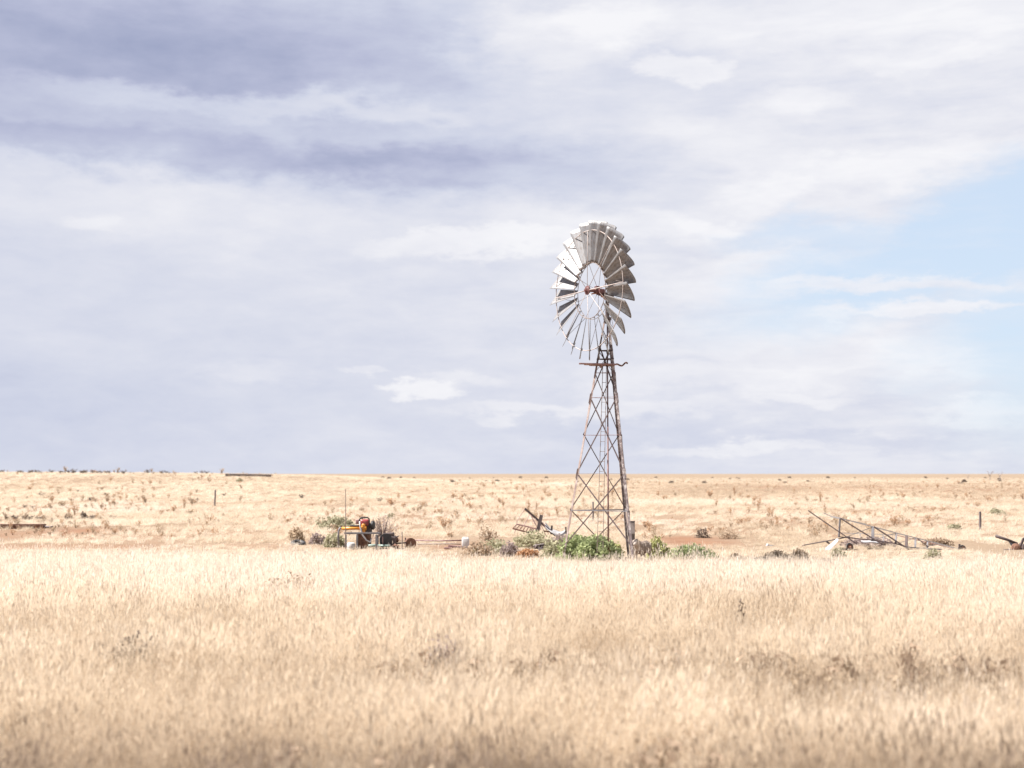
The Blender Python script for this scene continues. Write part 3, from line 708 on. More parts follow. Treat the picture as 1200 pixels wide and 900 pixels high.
# ------------------------------------------------------------------ round the windmill
p = at(741.5, 655, 46.9); p.z = 0
mb = MB(); zt = at(741, 611, 46.9).z
for c_, s_ in (((-.065, 0), (.014, .14)), ((.065, 0), (.014, .14)), ((0, .065), (.144, .014))): mb.box(p + V((c_[0], c_[1], zt / 2)), (s_[0], s_[1], zt))
mb.box(p + V((0, -.065, zt * .82)), (.116, .014, zt * .30)); mb.box(p + V((0, -.065, zt * .16)), (.116, .014, zt * .30)); mb.box(p + V((0, 0, zt + .01)), (.17, .17, .02))
mb.thing('rusty_post', M['arm'], p, 'hollow rusty iron post with a dark slot standing behind the sheep', 'post')
def post(px, pyt, pyb, r, lean, label, name='fence_post', mat='wood'):
    q = gnd(px, pyb); q.z = terrain(q.x, q.y); D = q.y; h = at(px, pyt, D).z - q.z
    mb = MB(); t = V((lean, 0, 0)); mb.tube([q - V((0, 0, .1)), q + t * .5 * h + V((.01, 0, h * .5)), q + t * h + V((0, 0, h * .985)), q + t * h + V((0, 0, h))], [r, r * .95, r * .9, r * .7], 9)
    o = mb.thing(name, M[mat], q, label, 'post'); smooth_by_angle(o); return o
post(251.5, 574, 593, .075, .03, 'lone dark fence post on the open plain below the long dark wall')
post(695, 588, 610, .055, 0, 'dark fence post seen through the lattice of the windmill tower')
post(1148.5, 599.5, 621, .065, .02, 'lone dark fence post on the plain above the fallen tower')
post(471, 623, 645, .022, 0, 'thin stake standing beside the rusty drum', 'stake', 'rod')
post(474.5, 630, 642, .03, .05, 'short dark stake just left of the rusty drum', 'stake', 'iron')
q = at(404.5, 645, 53); q.z = 0
MB().tube([q - V((0, 0, .1)), q + V((.01, 0, 1.1)), V((at(405, 573, 53)))], [.02, .018, .012], 7).thing('upright_rod', M['rod'], q, 'tall thin rusty rod standing upright at the left of the pump', 'rod')
# white jerrycan
def jerrycan(px, py, D, w, d, h, label):
    q = at(px, py, D); q.z = 0; root = empty('jerrycan', q, label, 'container')
    mb = MB(); mb.box(q + V((0, 0, h / 2)), (w, d, h), None, min(w, h) * .14); mb.box(q + V((-w * .1, 0, h + .008)), (w * .55, d * .3, .05), None, .012)
    smooth_by_angle(mb.build('body', M['white'], root, root=root), 50)
    mb = MB(); mb.lathe([(.03, 0), (.03, .03), (.026, .035)], q + V((w * .3, 0, h - .005)), n=12); mb.build('cap', M['white'], root, root=root)
    return root
jerrycan(545.5, 640, 54.2, .28, .20, .40, 'white plastic container standing at the end of the pipes')
# long pipes lying on low blocks
def pipe(pts, r, mat, label, name='pipe', cat='pipe'):
    o = MB().tube(pts, r, 8).thing(name, M[mat], V(pts[0]), label, cat, smooth=True); return o
pipe([at(484, 633, 55), at(515, 633.8, 54.9), at(541, 633.2, 54.8)], .026, 'pinkrust', 'long rusty pipe reaching from the drum to the white container, upper one')
pipe([at(489, 637.5, 54.2), at(528, 637.2, 54.2), at(540, 637.8, 54.1)], .02, 'rod', 'long thin pipe lying below the other towards the white container')
q = at(533, 640.5, 53.5)
mb = MB(); mb.box(q, (.5, .12, .09), Matrix.Rotation(.06, 3, 'Y'), .015); mb.box(q + V((-.25, -.05, -.05)), (.3, .2, .06), None, .01)
mb.thing('rusty_bracket', M['pinkrust'], q, 'small red rusty iron piece lying before the white container', 'scrap metal')
# rusty drum
q = at(479.5, 637, 54.3)
mb = MB(); ax = V((.25, -1, .05)).normalized(); mb.lathe([(.16, 0), (.205, .0), (.205, .04), (.19, .05), (.19, .30), (.205, .31), (.205, .35), (.0, .35)], q + V((0, .15, 0)), ax, 22)
smooth_by_angle(mb.thing('rusty_drum', M['rust'], q, 'round rusty drum lying on its side at the pipe end', 'drum'))
# black tyre on the ground
q = at(349.5, 637, 56.5); q.z = .07
MB().torus(q, V((.1, -.25, 1)), .22, .085, 32, 10).thing('tyre', M['black'], q, 'black tyre lying flat in the grass left of the pump', 'tyre', smooth=True)

# ------------------------------------------------------------------ engine driven pump
DP = 54.0
def P_(px, py, d=0): return at(px, py, DP + d)
base = P_(427, 642); base.z = 0
pump = empty('pump_engine', base, 'red motor on a brown pedestal with a bright orange pipe running left', 'pump')
mb = MB(); c = P_(426.5, 632); mb.box(V((c.x, DP, c.z - .08)), (.52, .5, .62), None, .03)
for k in (-1, 1): mb.box(V((c.x + k * .17, DP - .262, c.z - .08)), (.04, .025, .58))
mb.build('pedestal', M['rust'], pump, root=pump)
mb = MB(); c = P_(430, 619); mb.box(V((c.x, DP, c.z)), (.38, .42, .36), None, .05)
for k in range(6): mb.box(V((c.x, DP, c.z + .04 + k * .022)), (.44, .46, .008))
mb.build('engine_block', M['iron'], pump, root=pump)
mb = MB(); c = P_(428, 612.5); mb.box(V((c.x, DP - .05, c.z)), (.34, .40, .26), None, .07)
tank = smooth_by_angle(mb.build('fuel_tank', M['red'], pump, root=pump), 60)
mb = MB(); mb.lathe([(.045, 0), (.045, .03), (.03, .045)], P_(424, 608.2), n=12); mb.build('cap', M['black'], tank, root=pump)
mb = MB(); c = P_(419, 611.5); mb.box(V((c.x, DP + .1, c.z)), (.16, .22, .17), None, .03); smooth_by_angle(mb.build('air_filter', M['pinkrust'], pump, root=pump))
c = P_(426.5, 611, -.3); pts = [c + V((-.17, 0, -.10)), c + V((-.17, 0, .08)), c + V((-.11, 0, .15)), c + V((.14, 0, .15)), c + V((.2, 0, .08)), c + V((.22, 0, -.28))]
MB().tube(pts, .026, 7).build('roll_bar', M['black'], pump, smooth=True, root=pump)
c = P_(431.8, 614, -.05); mb = MB(); mb.lathe([(.0, 0), (.12, .0), (.17, .03), (.17, .10), (.13, .13)], c + V((.10, 0, -.05)), V((1, -.2, 0)), 18); smooth_by_angle(mb.build('fan_cowl', M['black'], pump, root=pump))
MB().tube([P_(410, 616.5, .2), P_(423, 616.5, .2)], .04, 10).build('muffler', M['black'], pump, root=pump)
MB().tube([P_(400.5, 619.2, -.3), P_(424, 619.2, -.3)], .055, 12).build('delivery_pipe', M['orange'], pump, smooth=True, root=pump)
mb = MB(); c = P_(426, 619, -.3); mb.lathe([(.05, -.15), (.09, -.14), (.09, -.11), (.085, -.10), (.10, 0), (.085, .10), (.05, .12)], c, V((1, 0, 0)), 16); mb.lathe([(.07, 0), (.075, .14), (.05, .17)], c, V((0, 0, 1)), 14)
mb.lathe([(.07, 0), (.07, .2)], c, V((0, 0, -1)), 14)
smooth_by_angle(mb.build('pump_casing', M['orange'], pump, root=pump), 50)
pts = [P_(401, 618.4, -.3), P_(398.4, 618.8, -.3), P_(397, 621, -.3), P_(396.4, 628, -.3), P_(396.8, 642, -.3)]
MB().tube(pts, .035, 9).build('down_pipe', M['grey'], pump, smooth=True, root=pump)
pts = [P_(421.5, 611, -.4), P_(422, 617, -.42), P_(424.5, 626, -.45), P_(429, 633, -.45), P_(434, 635.6, -.42), P_(435, 631, -.35)]
MB().tube(pts, .03, 8).build('hose', M['galv_pale'], pump, smooth=True, root=pump)
# grey steel rail stand in front
c = P_(424, 625, -.8)
stand = empty('rail_stand', V((c.x, DP - .8, 0)), 'grey steel rail frame standing in front of the red motor', 'frame')
DS = -.8
MB().box(P_(424, 624.8, DS), (1.32, .06, .07), None, .006).build('top_rail', M['grey'], stand, root=stand)
MB().box(P_(426, 624.8, DS + .5), (1.3, .05, .06), None, .006).build('top_rail', M['grey'], stand, root=stand)
for px in (418.5, 441): 
    a = P_(px, 625, DS); MB().box(V((a.x, a.y, a.z / 2 - .04)), (.07, .07, a.z - .02), None, .006).build('leg', M['grey'], stand, root=stand)
for px in (405.5, 443): 
    a = P_(px, 625, DS + .5); MB().box(V((a.x, a.y, a.z / 2 - .04)), (.05, .05, a.z - .02), None, .006).build('leg', M['grey'], stand, root=stand)
a, b = P_(441, 627, DS), P_(441, 627, DS + .5); MB().bar(a, b, .05, .04).build('cross_rail', M['grey'], stand, root=stand)
# white drum under the pipe
q = P_(411.5, 640, -.5); q.z = -.03
mb = MB(); mb.lathe([(.13, .0), (.155, .02), (.16, .05), (.155, .09), (.16, .10), (.16, .20), (.155, .21), (.15, .25), (.11, .28), (.04, .285)], q, n=24)
smooth_by_angle(mb.thing('drum', M['white'], q, 'small white plastic drum under the orange pipe', 'drum'))
# scrap engine
q = P_(455, 640, 0); q.z = 0
old = empty('scrap_engine', q, 'dark broken engine heap with a long shaft right of the red motor', 'engine')
mb = MB(); mb.box(V((q.x, DP, .32)), (.62, .5, .34), Matrix.Rotation(.08, 3, 'Y'), .05); mb.box(V((q.x + .02, DP - .05, .52)), (.42, .34, .16), Matrix.Rotation(-.1, 3, 'Y'), .04); mb.build('engine_block', M['iron'], old, root=old)
mb = MB(); c = P_(452, 632.5, -.33); mb.lathe([(.05, -.04), (.20, -.03), (.24, -.02), (.24, .03), (.2, .035), (.06, .05)], c, V((.35, -1, .1)), 24); mb.build('flywheel', M['black'], old, root=old)
for (a, b, r) in (((462, 637), (476, 636), .03), ((459, 634), (467, 628), .025), ((445, 627), (462, 626), .022)):
    MB().tube([P_(*a, -.1), P_(*b, -.05)], r, 7).build('shaft', M['iron'], old, smooth=True, root=old)
mb = MB(); c = P_(464, 633, .1); mb.lathe([(.04, -.1), (.09, -.08), (.09, .08), (.04, .1)], c, V((1, .2, .1)), 14); mb.build('gear_housing', M['rust'], old, root=old)
mb = MB(); mb.box(P_(451, 639.5, -.4), (.5, .3, .10), None, .03); mb.build('sump', M['black'], old, root=old)
for k, (px, py) in enumerate(((447.5, 625.5), (448.5, 634))): 
    o = MB().bar(P_(px, py - 5, -.45), P_(px, py + 8, -.45), .045, .03); 
    if k: o.build('upright', M['pinkrust'], old, root=old)
mb = MB(); mb.box(P_(450, 628.5, -.2), (.13, .1, .16), None, .02); mb.build('filter', M['white'], old, root=old)
c = P_(435, 639, -.55)
mb = MB(); mb.lathe([(.05, 0), (.06, .02), (.06, .26), (.03, .32), (.025, .36)], c + V((-.1, 0, -.02)), V((1, -.1, .05)), 14)
smooth_by_angle(mb.thing('bottle', M['green_plastic'], c, 'greenish plastic bottle lying at the foot of the red motor', 'bottle'))
c = P_(455, 640, -.55)
mb = MB(); mb.tube([P_(443, 639.5, -.55), P_(456, 639.8, -.55), P_(457, 639.8, -.55)], [.05, .05, .03], 10)
mb.thing('pale_tube', M['green_plastic'], c, 'pale green tube lying in front of the scrap engine', 'pipe', smooth=True)
mb = MB().blob(P_(463, 640, -.3), .12, 5, .5, 3, (1.3, 1, .6)); mb.thing('stone', M['rust'], P_(463, 640, -.3), 'rusty brown lump at the end of the scrap engine', 'stone')

# ------------------------------------------------------------------ wrecked lattice by the windmill
DW = 57.5
def W_(px, py, d=0): return at(px, py, DW + d)
q = W_(630, 636); q.z = 0
wk = empty('wrecked_frame', q, 'collapsed rusty lattice frame with a slanting beam left of the windmill', 'wreck')
MB().bar(W_(615, 596), W_(651, 627.5), .13, .09, angle=False).build('beam', M['iron'], wk, root=wk)
mb = MB(); mb.bar(W_(634.6, 603.5, -.2), W_(630, 622.5, -.2), .14, .06, V((0, 1, 0))); mb.build('upright', M['wood'], wk, root=wk)
MB().bar(W_(646.8, 616, .1), W_(645.8, 626, .1), .11, .08).build('upright', M['iron'], wk, root=wk)
MB().bar(W_(663, 617.5, .1), W_(663.5, 626, .1), .08, .06).build('upright', M['iron'], wk, root=wk)
# the ladder like gantry: two chords and rungs
r1 = [W_(601, 619.3, -.4), W_(619, 624, -.4), W_(630, 622.5, -.3)]; r2 = [W_(606, 614.3, .5), W_(622, 618, .5), W_(629, 620, .5)]
MB().tube(r1, .035, 6).build('chord', M['rust'], wk, root=wk); MB().tube(r2, .03, 6).build('chord', M['pinkrust'], wk, root=wk)
for i in range(8):
    t = i / 8 * 1.7; k = int(t); u = t - k; a = r1[k].lerp(r1[k+1], u); b = r2[k].lerp(r2[k+1], u)
    MB().tube([a, b], .022, 5).build('rung', M['rust'], wk, root=wk)
for a, b in (((615, 596.5), (605.5, 611)), ((621, 602.5), (613.5, 617)), ((621, 602), (627.5, 615)), ((622, 603), (629.5, 617.5)), ((627, 607), (634, 621)), ((606, 611), (603, 625)), ((632, 611), (641, 630)), ((636, 612), (643, 626))):
    MB().tube([W_(*a, -.05), W_(*b, -.25)], .012, 5).build('tie_rod', M['pinkrust'], wk, root=wk)
MB().bar(W_(637, 622.3, -.2), W_(646, 623.5, -.2), .08, .05).build('cross_bar', M['rust'], wk, root=wk)
MB().bar(W_(617, 624, -.5), W_(631, 621.5, -.4), .12, .07).build('cross_bar', M['iron'], wk, root=wk)
# crumpled pale sheet
mb = MB(); g = []
for i in range(17):
    row = []
    for j in range(7):
        u = i / 16; v = j / 6
        p = W_(639 + 24 * u, 617.2 + 7 * (4 * (u - .2) * (1.15 - u)) * .9 + 5.5 * v + 1.5 * sin(u * 9 + v * 2) * .5, .5 + .35 * sin(u * 5 + v * 3) - v * .9); row.append(mb.vert(p))
    g.append(row)
for i in range(16):
    for j in range(6): mb.face(g[i][j], g[i+1][j], g[i+1][j+1], g[i][j+1])
sh = mb.thing('crumpled_sheet', M['galv_pale'], W_(652, 622), 'crumpled pale grey metal sheet between the wrecked frame and the tower', 'metal sheet', smooth=True)
md = sh.modifiers.new('t', 'SOLIDIFY'); md.thickness = .008
# scrap beside the orange weed
q = at(634, 643, 49); 
sc = MB(); c = at(634, 642, 49)
for a, b, r in (((628, 639), (637.5, 637.6), .03), ((627.5, 642), (636, 643), .035), ((630, 637.8), (632, 645), .03), ((637, 638), (635, 641.5), .035), ((626, 646), (630, 646.5), .04)):
    sc.tube([at(*a, 49), at(*b, 48.9)], r, 7)
sc.blob(at(634.5, 640.5, 49), .07, 3, .4, 2); sc.blob(at(628, 640.5, 49), .09, 4, .4, 2)
sc.thing('scrap_heap', M['iron'], V((q.x, q.y, 0)), 'small heap of dark scrap iron beside the orange weed', 'scrap metal')

# ------------------------------------------------------------------ fallen tower on the right
DF = 53.5
def F_(px, py, d=0): return at(px, py, DF + d)
q = F_(1040, 640); q.z = 0
ft = empty('fallen_tower', q, 'fallen steel lattice tower lying on its side across the grass', 'fallen tower')
def fbar(a, b, w=.05, mat='grey', name='brace', da=0, db=0): MB().bar(F_(*a, da), F_(*b, db), w * 1.1, w * .7, angle=False).build(name, M[mat], ft, root=ft)
top = [(984.5, 607.3), (1023, 617.2), (1050.5, 624.6), (1073, 630.3), (1100, 637), (1124, 643.5)]
bot = [(982.5, 629), (1022, 633), (1049.5, 637), (1063, 641), (1085, 643), (1124, 644.5)]
for i in range(5):
    fbar(top[i], top[i+1], .055, 'galv_pale', 'leg', -.4, -.4)
    fbar(bot[i], bot[i+1], .055, 'brace' if i < 3 else 'grey', 'leg', -.5, -.5)
fbar((984, 624.5), (1049, 626.8), .03, 'galv_pale', 'leg', .9, .7); fbar((1049, 626.8), (1118, 643), .04, 'pinkrust', 'leg', .7, 0)
fbar((984.5, 607.3), (983, 629.5), .075, 'grey', 'strut', -.4, -.4); fbar((1023, 617), (1022.5, 634), .09, 'grey', 'strut', -.4, -.5)
fbar((1050.5, 624.5), (1049.5, 637), .06, 'grey', 'strut', -.4, -.5); fbar((1062.5, 628), (1062, 642), .085, 'brace', 'strut', -.42, -.5)
fbar((1073, 630), (1072.5, 641), .06, 'grey', 'strut', -.4, -.5); fbar((1087, 634), (1086.5, 643), .05, 'grey', 'strut', -.4, -.5); fbar((1008, 625.3), (1008, 629.5), .03, 'grey', 'strut', .8, .6); fbar((1035, 627), (1035, 636), .03, 'grey', 'strut', .8, .3)
fbar((985, 607.6), (1034, 638), .065, 'brace', 'brace', -.45, -.6); fbar((1024, 617.3), (1070, 647), .075, 'brace', 'brace', -.45, -.6); fbar((1075, 631), (1088, 641), .05, 'brace', 'brace', -.45, -.5)
fbar((1023, 617.5), (992, 629), .03, 'grey', 'brace', -.38, -.2); fbar((1050, 624.5), (1024, 633), .03, 'grey', 'brace', -.38, -.2); fbar((1073, 630), (1052, 637), .028, 'grey', 'brace', -.38, -.2); fbar((1100, 637), (1075, 643.5), .028, 'grey', 'brace', -.38, -.2)
fbar((947, 598.3), (1004, 637.5), .055, 'brace', 'brace', -.5, -.7); fbar((941, 639), (978, 632.3), .05, 'wood', 'leg', -.5, -.5); fbar((978, 632.3), (996, 629), .045, 'wood', 'leg', -.5, -.3)
fbar((965, 601), (975, 605.5), .04, 'galv_pale', 'leg', -.3, -.3); fbar((973, 605.2), (985, 607.5), .07, 'galv_pale', 'leg', -.3, -.4); fbar((985, 607.5), (1015, 614), .025, 'galv_pale', 'brace', .5, .5)
MB().bar(F_(968.5, 634.5, -.5), F_(972, 637, -.5), .1, .06).build('bracket', M['iron'], ft, root=ft)
MB().bar(F_(1124.5, 637.5, -.4), F_(1123.5, 644, -.4), .08, .06).build('bracket', M['iron'], ft, root=ft)
mb = MB(); g = []
for i in range(7):
    row = []
    for j in range(5):
        u = i / 6; v = j / 4; a = V((982, 631.5, 0)).lerp(V((967.5, 646.5, 0)), u); wv_ = V((3.5, 3.2, 0)) * (.6 + .9 * u)
        row.append(mb.vert(F_(a.x + wv_.x * (v - .5), a.y + wv_.y * (v - .5), -.6 - .1 * u - .4 * v + .06 * sin(v * 5 + u * 3))))
    g.append(row)
for i in range(6):
    for j in range(4): mb.face(g[i][j], g[i+1][j], g[i+1][j+1], g[i][j+1])
sh = mb.thing('bent_sheet', M['galv_pale'], F_(975, 639, -.7), 'pale bent metal sheet leaning on the wide end of the fallen tower', 'metal sheet', smooth=True)
md = sh.modifiers.new('t', 'SOLIDIFY'); md.thickness = .01
def wheel_thing(px, py, D, r, ax, name, label, mat, cat='wheel'):
    q = at(px, py, D); mb = MB(); ax = V(ax).normalized(); root = empty(name, q, label, cat)
    MB().torus(q, ax, r * .8, r * .22, 28, 8).build('tyre', M['black'], root, smooth=True, root=root)
    mb.lathe([(r * .1, -.05), (r * .68, -.04), (r * .68, .04), (r * .3, .05), (r * .2, .09), (.02, .1)], q, ax, 18); mb.build('rim', M[mat], root, root=root); return root
wheel_thing(995.5, 641.5, 52.6, .17, (.5, -1, .1), 'old_wheel', 'dark old wheel lying beside the pale bent sheet', 'rust')
wheel_thing(1128, 643.5, 53.2, .155, (.35, -1, .15), 'old_wheel', 'dark old wheel at the narrow end of the fallen tower', 'rust')
sh = MB(); g = []
for i in range(9):
    g.append([sh.vert(F_(1009 + 22 * i / 8, 633 + .5 * sin(i) + .8 * j + 1.2 * i / 8, .4 - .3 * j)) for j in range(4)])
for i in range(8):
    for j in range(3): sh.face(g[i][j], g[i+1][j], g[i+1][j+1], g[i][j+1])
o = sh.thing('flat_sheet', M['galv_pale'], F_(1020, 635), 'pale flat metal sheet lying inside the fallen tower', 'metal sheet'); md = o.modifiers.new('t', 'SOLIDIFY'); md.thickness = .008
q = at(902, 639, 56)
mb = MB(); mb.box(at(901, 639.8, 56), (.2, .3, .12), Matrix.Rotation(.5, 3, 'Y'), .02); mb.bar(at(899, 638.5, 56), at(908, 639.6, 56), .04, .03)
mb.thing('pale_scrap', M['galv_pale'], q, 'small pale blue grey scrap lying alone on the bare ground', 'scrap metal')
pipe([at(940, 639.2, 54.5), at(962, 635, 54), at(968, 634, 54)], .02, 'rod', 'thin rod lying left of the pale bent sheet', 'rod', 'rod')

# ------------------------------------------------------------------ wreck at the right edge
DR = 53.5
def R_(px, py, d=0): return at(px, py, DR + d)
q = R_(1190, 648); q.z = 0
rw = empty('machine_wreck', q, 'wrecked dark machine with a pale vane and pole at the right edge', 'wreck')
MB().tube([R_(1167, 628.2, -.2), R_(1180, 632.3, -.2), R_(1192, 637, -.1)], [.06, .05, .045], 8).build('pole', M['iron'], rw, smooth=True, root=rw)
MB().tube([R_(1168.3, 626.5, -.2), R_(1169.6, 629.2, -.2)], .012, 5).build('pin', M['iron'], rw, root=rw)
mb = MB(); pts = [R_(1180.5, 632.5, 0), R_(1196, 638.5, .2), R_(1196, 645, .2), R_(1187.5, 643.5, 0)]
n_ = V((0, .012, 0)); i0 = [mb.vert(p) for p in pts]; i1 = [mb.vert(p + n_) for p in pts]; mb.face(*i0); mb.face(*i1[::-1])
for k in range(4): mb.face(i0[k], i0[(k+1) % 4], i1[(k+1) % 4], i1[k])
mb.build('vane', M['grey'], rw, root=rw)
mb = MB(); c = R_(1190.5, 641.8, -.35); mb.lathe([(.05, -.08), (.15, -.07), (.17, 0), (.15, .08), (.06, .12)], c, V((-.2, -1, .2)), 18); mb.build('gear_housing', M['rust'], rw, root=rw)
mb = MB(); mb.blob(R_(1184, 646, -.3), .2, 9, .35, 3, (1.3, .9, .5)); mb.blob(R_(1178, 646.5, -.25), .13, 11, .35, 3, (1.3, .9, .6)); mb.tube([R_(1176, 645, -.4), R_(1194, 646.5, -.4)], .05, 7); mb.build('casting', M['iron'], rw, root=rw)
mb = MB(); mb.bar(R_(1195, 642, -.3), R_(1199.5, 631, -.3), .10, .07); mb.bar(R_(1199.5, 631, -.3), R_(1206, 629, -.3), .08, .06); mb.build('arm', M['iron'], rw, root=rw)
mb = MB(); mb.box(R_(1203, 643, -.2), (.5, .5, .3), Matrix.Rotation(.2, 3, 'Y'), .04); mb.build('engine_block', M['iron'], rw, root=rw)
q = R_(1171, 648, 0); mb = MB().blob(R_(1171, 646.8, 0), .11, 12, .35, 3, (1.2, 1, .8)); mb.thing('stone', M['rust'], q, 'brown stone beside the machine wreck at the right edge', 'stone')

# ------------------------------------------------------------------ left trough and skyline wall, dead trees
q = gnd(20, 619.5); D = q.y; c = V((at(8, 616, D).x, D, 0)); L = (at(51, 616, D).x - at(-36, 616, D).x); zc = terrain(c.x, c.y)
mb = MB(); h = .17
mb.box((c.x, c.y - .3, zc + h / 2), (L, .03, h), None, .006); mb.box((c.x, c.y + .3, zc + h / 2 + .02), (L, .03, h), None, .006)
for k in (-1, 1): mb.box((c.x + k * (L / 2 - .02), c.y, zc + h / 2), (.03, .57, h))
mb.box((c.x, c.y, zc + .03), (L - .1, .57, .03)); mb.box((c.x, c.y - .31, zc + h + .02), (L + .04, .07, .045), None, .01); mb.box((c.x, c.y + .31, zc + h + .04), (L + .04, .07, .045), None, .01)
mb.thing('water_trough', M['rust'], (c.x, c.y, zc), 'long low rusty water trough lying on red earth at the left edge', 'trough')
pipe([V((c.x + L / 2 - .1, D + .2, .10)), at(58, 617.6, D), at(62, 617, D)], [.06, .05, .03], 'wood', 'short dark branch poking out at the end of the rusty trough', 'branch', 'branch')
Dw = 268.0; x0, x1 = at(264.5, 555, Dw).x, at(318, 555, Dw).x; zt = at(290, 555.6, Dw).z
mb = MB(); nseg = 9
for i in range(nseg):
    a = x0 + (x1 - x0) * i / nseg; b = x0 + (x1 - x0) * (i + 1) / nseg; g_ = terrain((a + b) / 2, Dw) - .1; t_ = zt - .03 * i * .5
    mb.box(((a + b) / 2, Dw, (g_ + t_) / 2), (b - a - .03, .25, t_ - g_), None, .02)
    mb.box((a, Dw - .16, (g_ + t_) / 2 + .03), (.14, .12, t_ - g_ + .06))
mb.box(((x0 + x1) / 2, Dw, zt + .01), (x1 - x0 + .2, .36, .08), Matrix.Rotation(.012, 3, 'Y'))
mb.thing('low_wall', M['wall'], ((x0 + x1) / 2, Dw, terrain((x0 + x1) / 2, Dw)), 'long low dark wall of panels along the skyline', 'wall')
def dead_tree(px, pyb, D, hpx, seed, label):
    R = random.Random(seed); q = at(px, pyb, D); q.z = terrain(q.x, q.y); h = hpx / F * D
    root = empty('dead_tree', q, label, 'tree'); th = .030 * h
    a0 = q + V((0, 0, h * .38))
    MB().tube([q - V((0, 0, .2)), q + V((.02 * h, 0, h * .2)), a0], [th * 1.3, th, th * .85], 8).build('trunk', M['bark'], root, smooth=True, root=root)
    for i in range(5):
        a = R.uniform(0, 2*pi) if i > 1 else (0.2 if i else pi - .2); sp_ = R.uniform(.25, .5); l = MB()
        m = a0 + V((cos(a) * h * .14, sin(a) * h * .1, h * .22)); e = a0 + V((cos(a) * h * sp_, sin(a) * h * .3, h * R.uniform(.42, .62)))
        l.tube([a0 - V((0, 0, .05 * h)), m, e], [th * .8, th * .55, th * .2], 6)
        for k in range(4):
            p = m.lerp(e, R.uniform(.1, .9)); l.tube([p, p + V((R.gauss(0, .09), R.gauss(0, .08), R.uniform(.05, .16))) * h], [th * .35, th * .1], 5)
        l.build('limb', M['bark'], root, smooth=True, root=root)
dead_tree(1160, 557, 620, 12, 1, 'bare pale dead tree on the right skyline, narrower of a pair')
dead_tree(1171.5, 557, 620, 10.5, 4, 'bare spreading dead tree on the right skyline, wider of a pair')
dead_tree(1134, 557, 640, 6, 3, 'tiny bare dead tree alone on the skyline left of the pair')

# ------------------------------------------------------------------ light and sky
SUN_EL, SUN_X, SUN_Y = radians(52), -.95, -.08
sd = V((SUN_X, SUN_Y, 0)).normalized() * cos(SUN_EL) + V((0, 0, sin(SUN_EL)))
sl = bpy.data.lights.new('sun', 'SUN'); sl.energy = 4.6; sl.angle = radians(1.5); sl.color = (1, .965, .92)
so_ = bpy.data.objects.new('sun', sl); COL.objects.link(so_); so_.rotation_euler = (-sd).to_track_quat('-Z', 'Y').to_euler(); so_.location = (0, 0, 50)
EXPO = 1.55
S.view_settings.view_transform = 'Standard'; S.view_settings.look = 'None'; S.view_settings.exposure = EXPO; S.view_settings.gamma = 1
S.view_settings.use_curve_mapping = False
world = bpy.data.worlds.new('World'); S.world = world; world.use_nodes = True
nt = world.node_tree; nt.nodes.clear(); N = nt.nodes.new; L = nt.links.new
def sock(x, node, i):
    if isinstance(x, (int, float)): node.inputs[i].default_value = x
    else: L(x, node.inputs[i])
def m_(op, a, b=None, c=None, clamp=False):
    n = N('ShaderNodeMath'); n.operation = op; n.use_clamp = clamp; sock(a, n, 0)
    if b is not None: sock(b, n, 1)
    if c is not None: sock(c, n, 2)
    return n.outputs[0]
STR = .1
tc = N('ShaderNodeTexCoord'); sx = N('ShaderNodeSeparateXYZ'); L(tc.outputs['Generated'], sx.inputs[0])
az = m_('ARCTAN2', sx.outputs[0], sx.outputs[1]); el = m_('ARCSINE', sx.outputs[2])
def comb(x, y, z=0):
    n = N('ShaderNodeCombineXYZ'); sock(x, n, 0); sock(y, n, 1); sock(z, n, 2); return n.outputs[0]
def noise_(vec, scale, detail, rough=.55, dist=0):
    n = N('ShaderNodeTexNoise'); n.inputs['Scale'].default_value = scale; n.inputs['Detail'].default_value = detail; n.inputs['Roughness'].default_value = rough; n.inputs['Distortion'].default_value = dist
    L(vec, n.inputs['Vector']); return n
# streaky cloud coordinates: flattened towards the horizon
pv = comb(az, m_('MULTIPLY', el, 2.6), 0)
w1 = noise_(pv, 9, 6, .6); s3 = N('ShaderNodeSeparateColor'); L(w1.outputs['Color'], s3.inputs[0])
w2 = noise_(pv, 34, 8, .62); s4 = N('ShaderNodeSeparateColor'); L(w2.outputs['Color'], s4.inputs[0])
def off(a, b, k1, k2): return m_('ADD', m_('MULTIPLY', m_('SUBTRACT', a, .5), k1), m_('MULTIPLY', m_('SUBTRACT', b, .5), k2))
azw = m_('ADD', az, off(s3.outputs[0], s4.outputs[0], .11, .045)); elw = m_('ADD', el, off(s3.outputs[1], s4.outputs[1], .050, .024))
def ellipse(px, py, rx, ry, soft=1., tilt=0):
    a, e = azel(px, py); da = m_('SUBTRACT', azw, a); de = m_('SUBTRACT', elw, e)
    if tilt: de = m_('MULTIPLY_ADD', da, -tilt, de)
    q = m_('SQRT', m_('ADD', m_('POWER', m_('MULTIPLY', da, F / rx), 2), m_('POWER', m_('MULTIPLY', de, F / ry), 2)))
    mr = N('ShaderNodeMapRange'); mr.interpolation_type = 'SMOOTHSTEP'; L(q, mr.inputs[0]); mr.inputs[1].default_value = 1 + .55 * soft; mr.inputs[2].default_value = max(0, 1 - .75 * soft); mr.inputs[3].default_value = 0; mr.inputs[4].default_value = 1
    return mr.outputs[0]
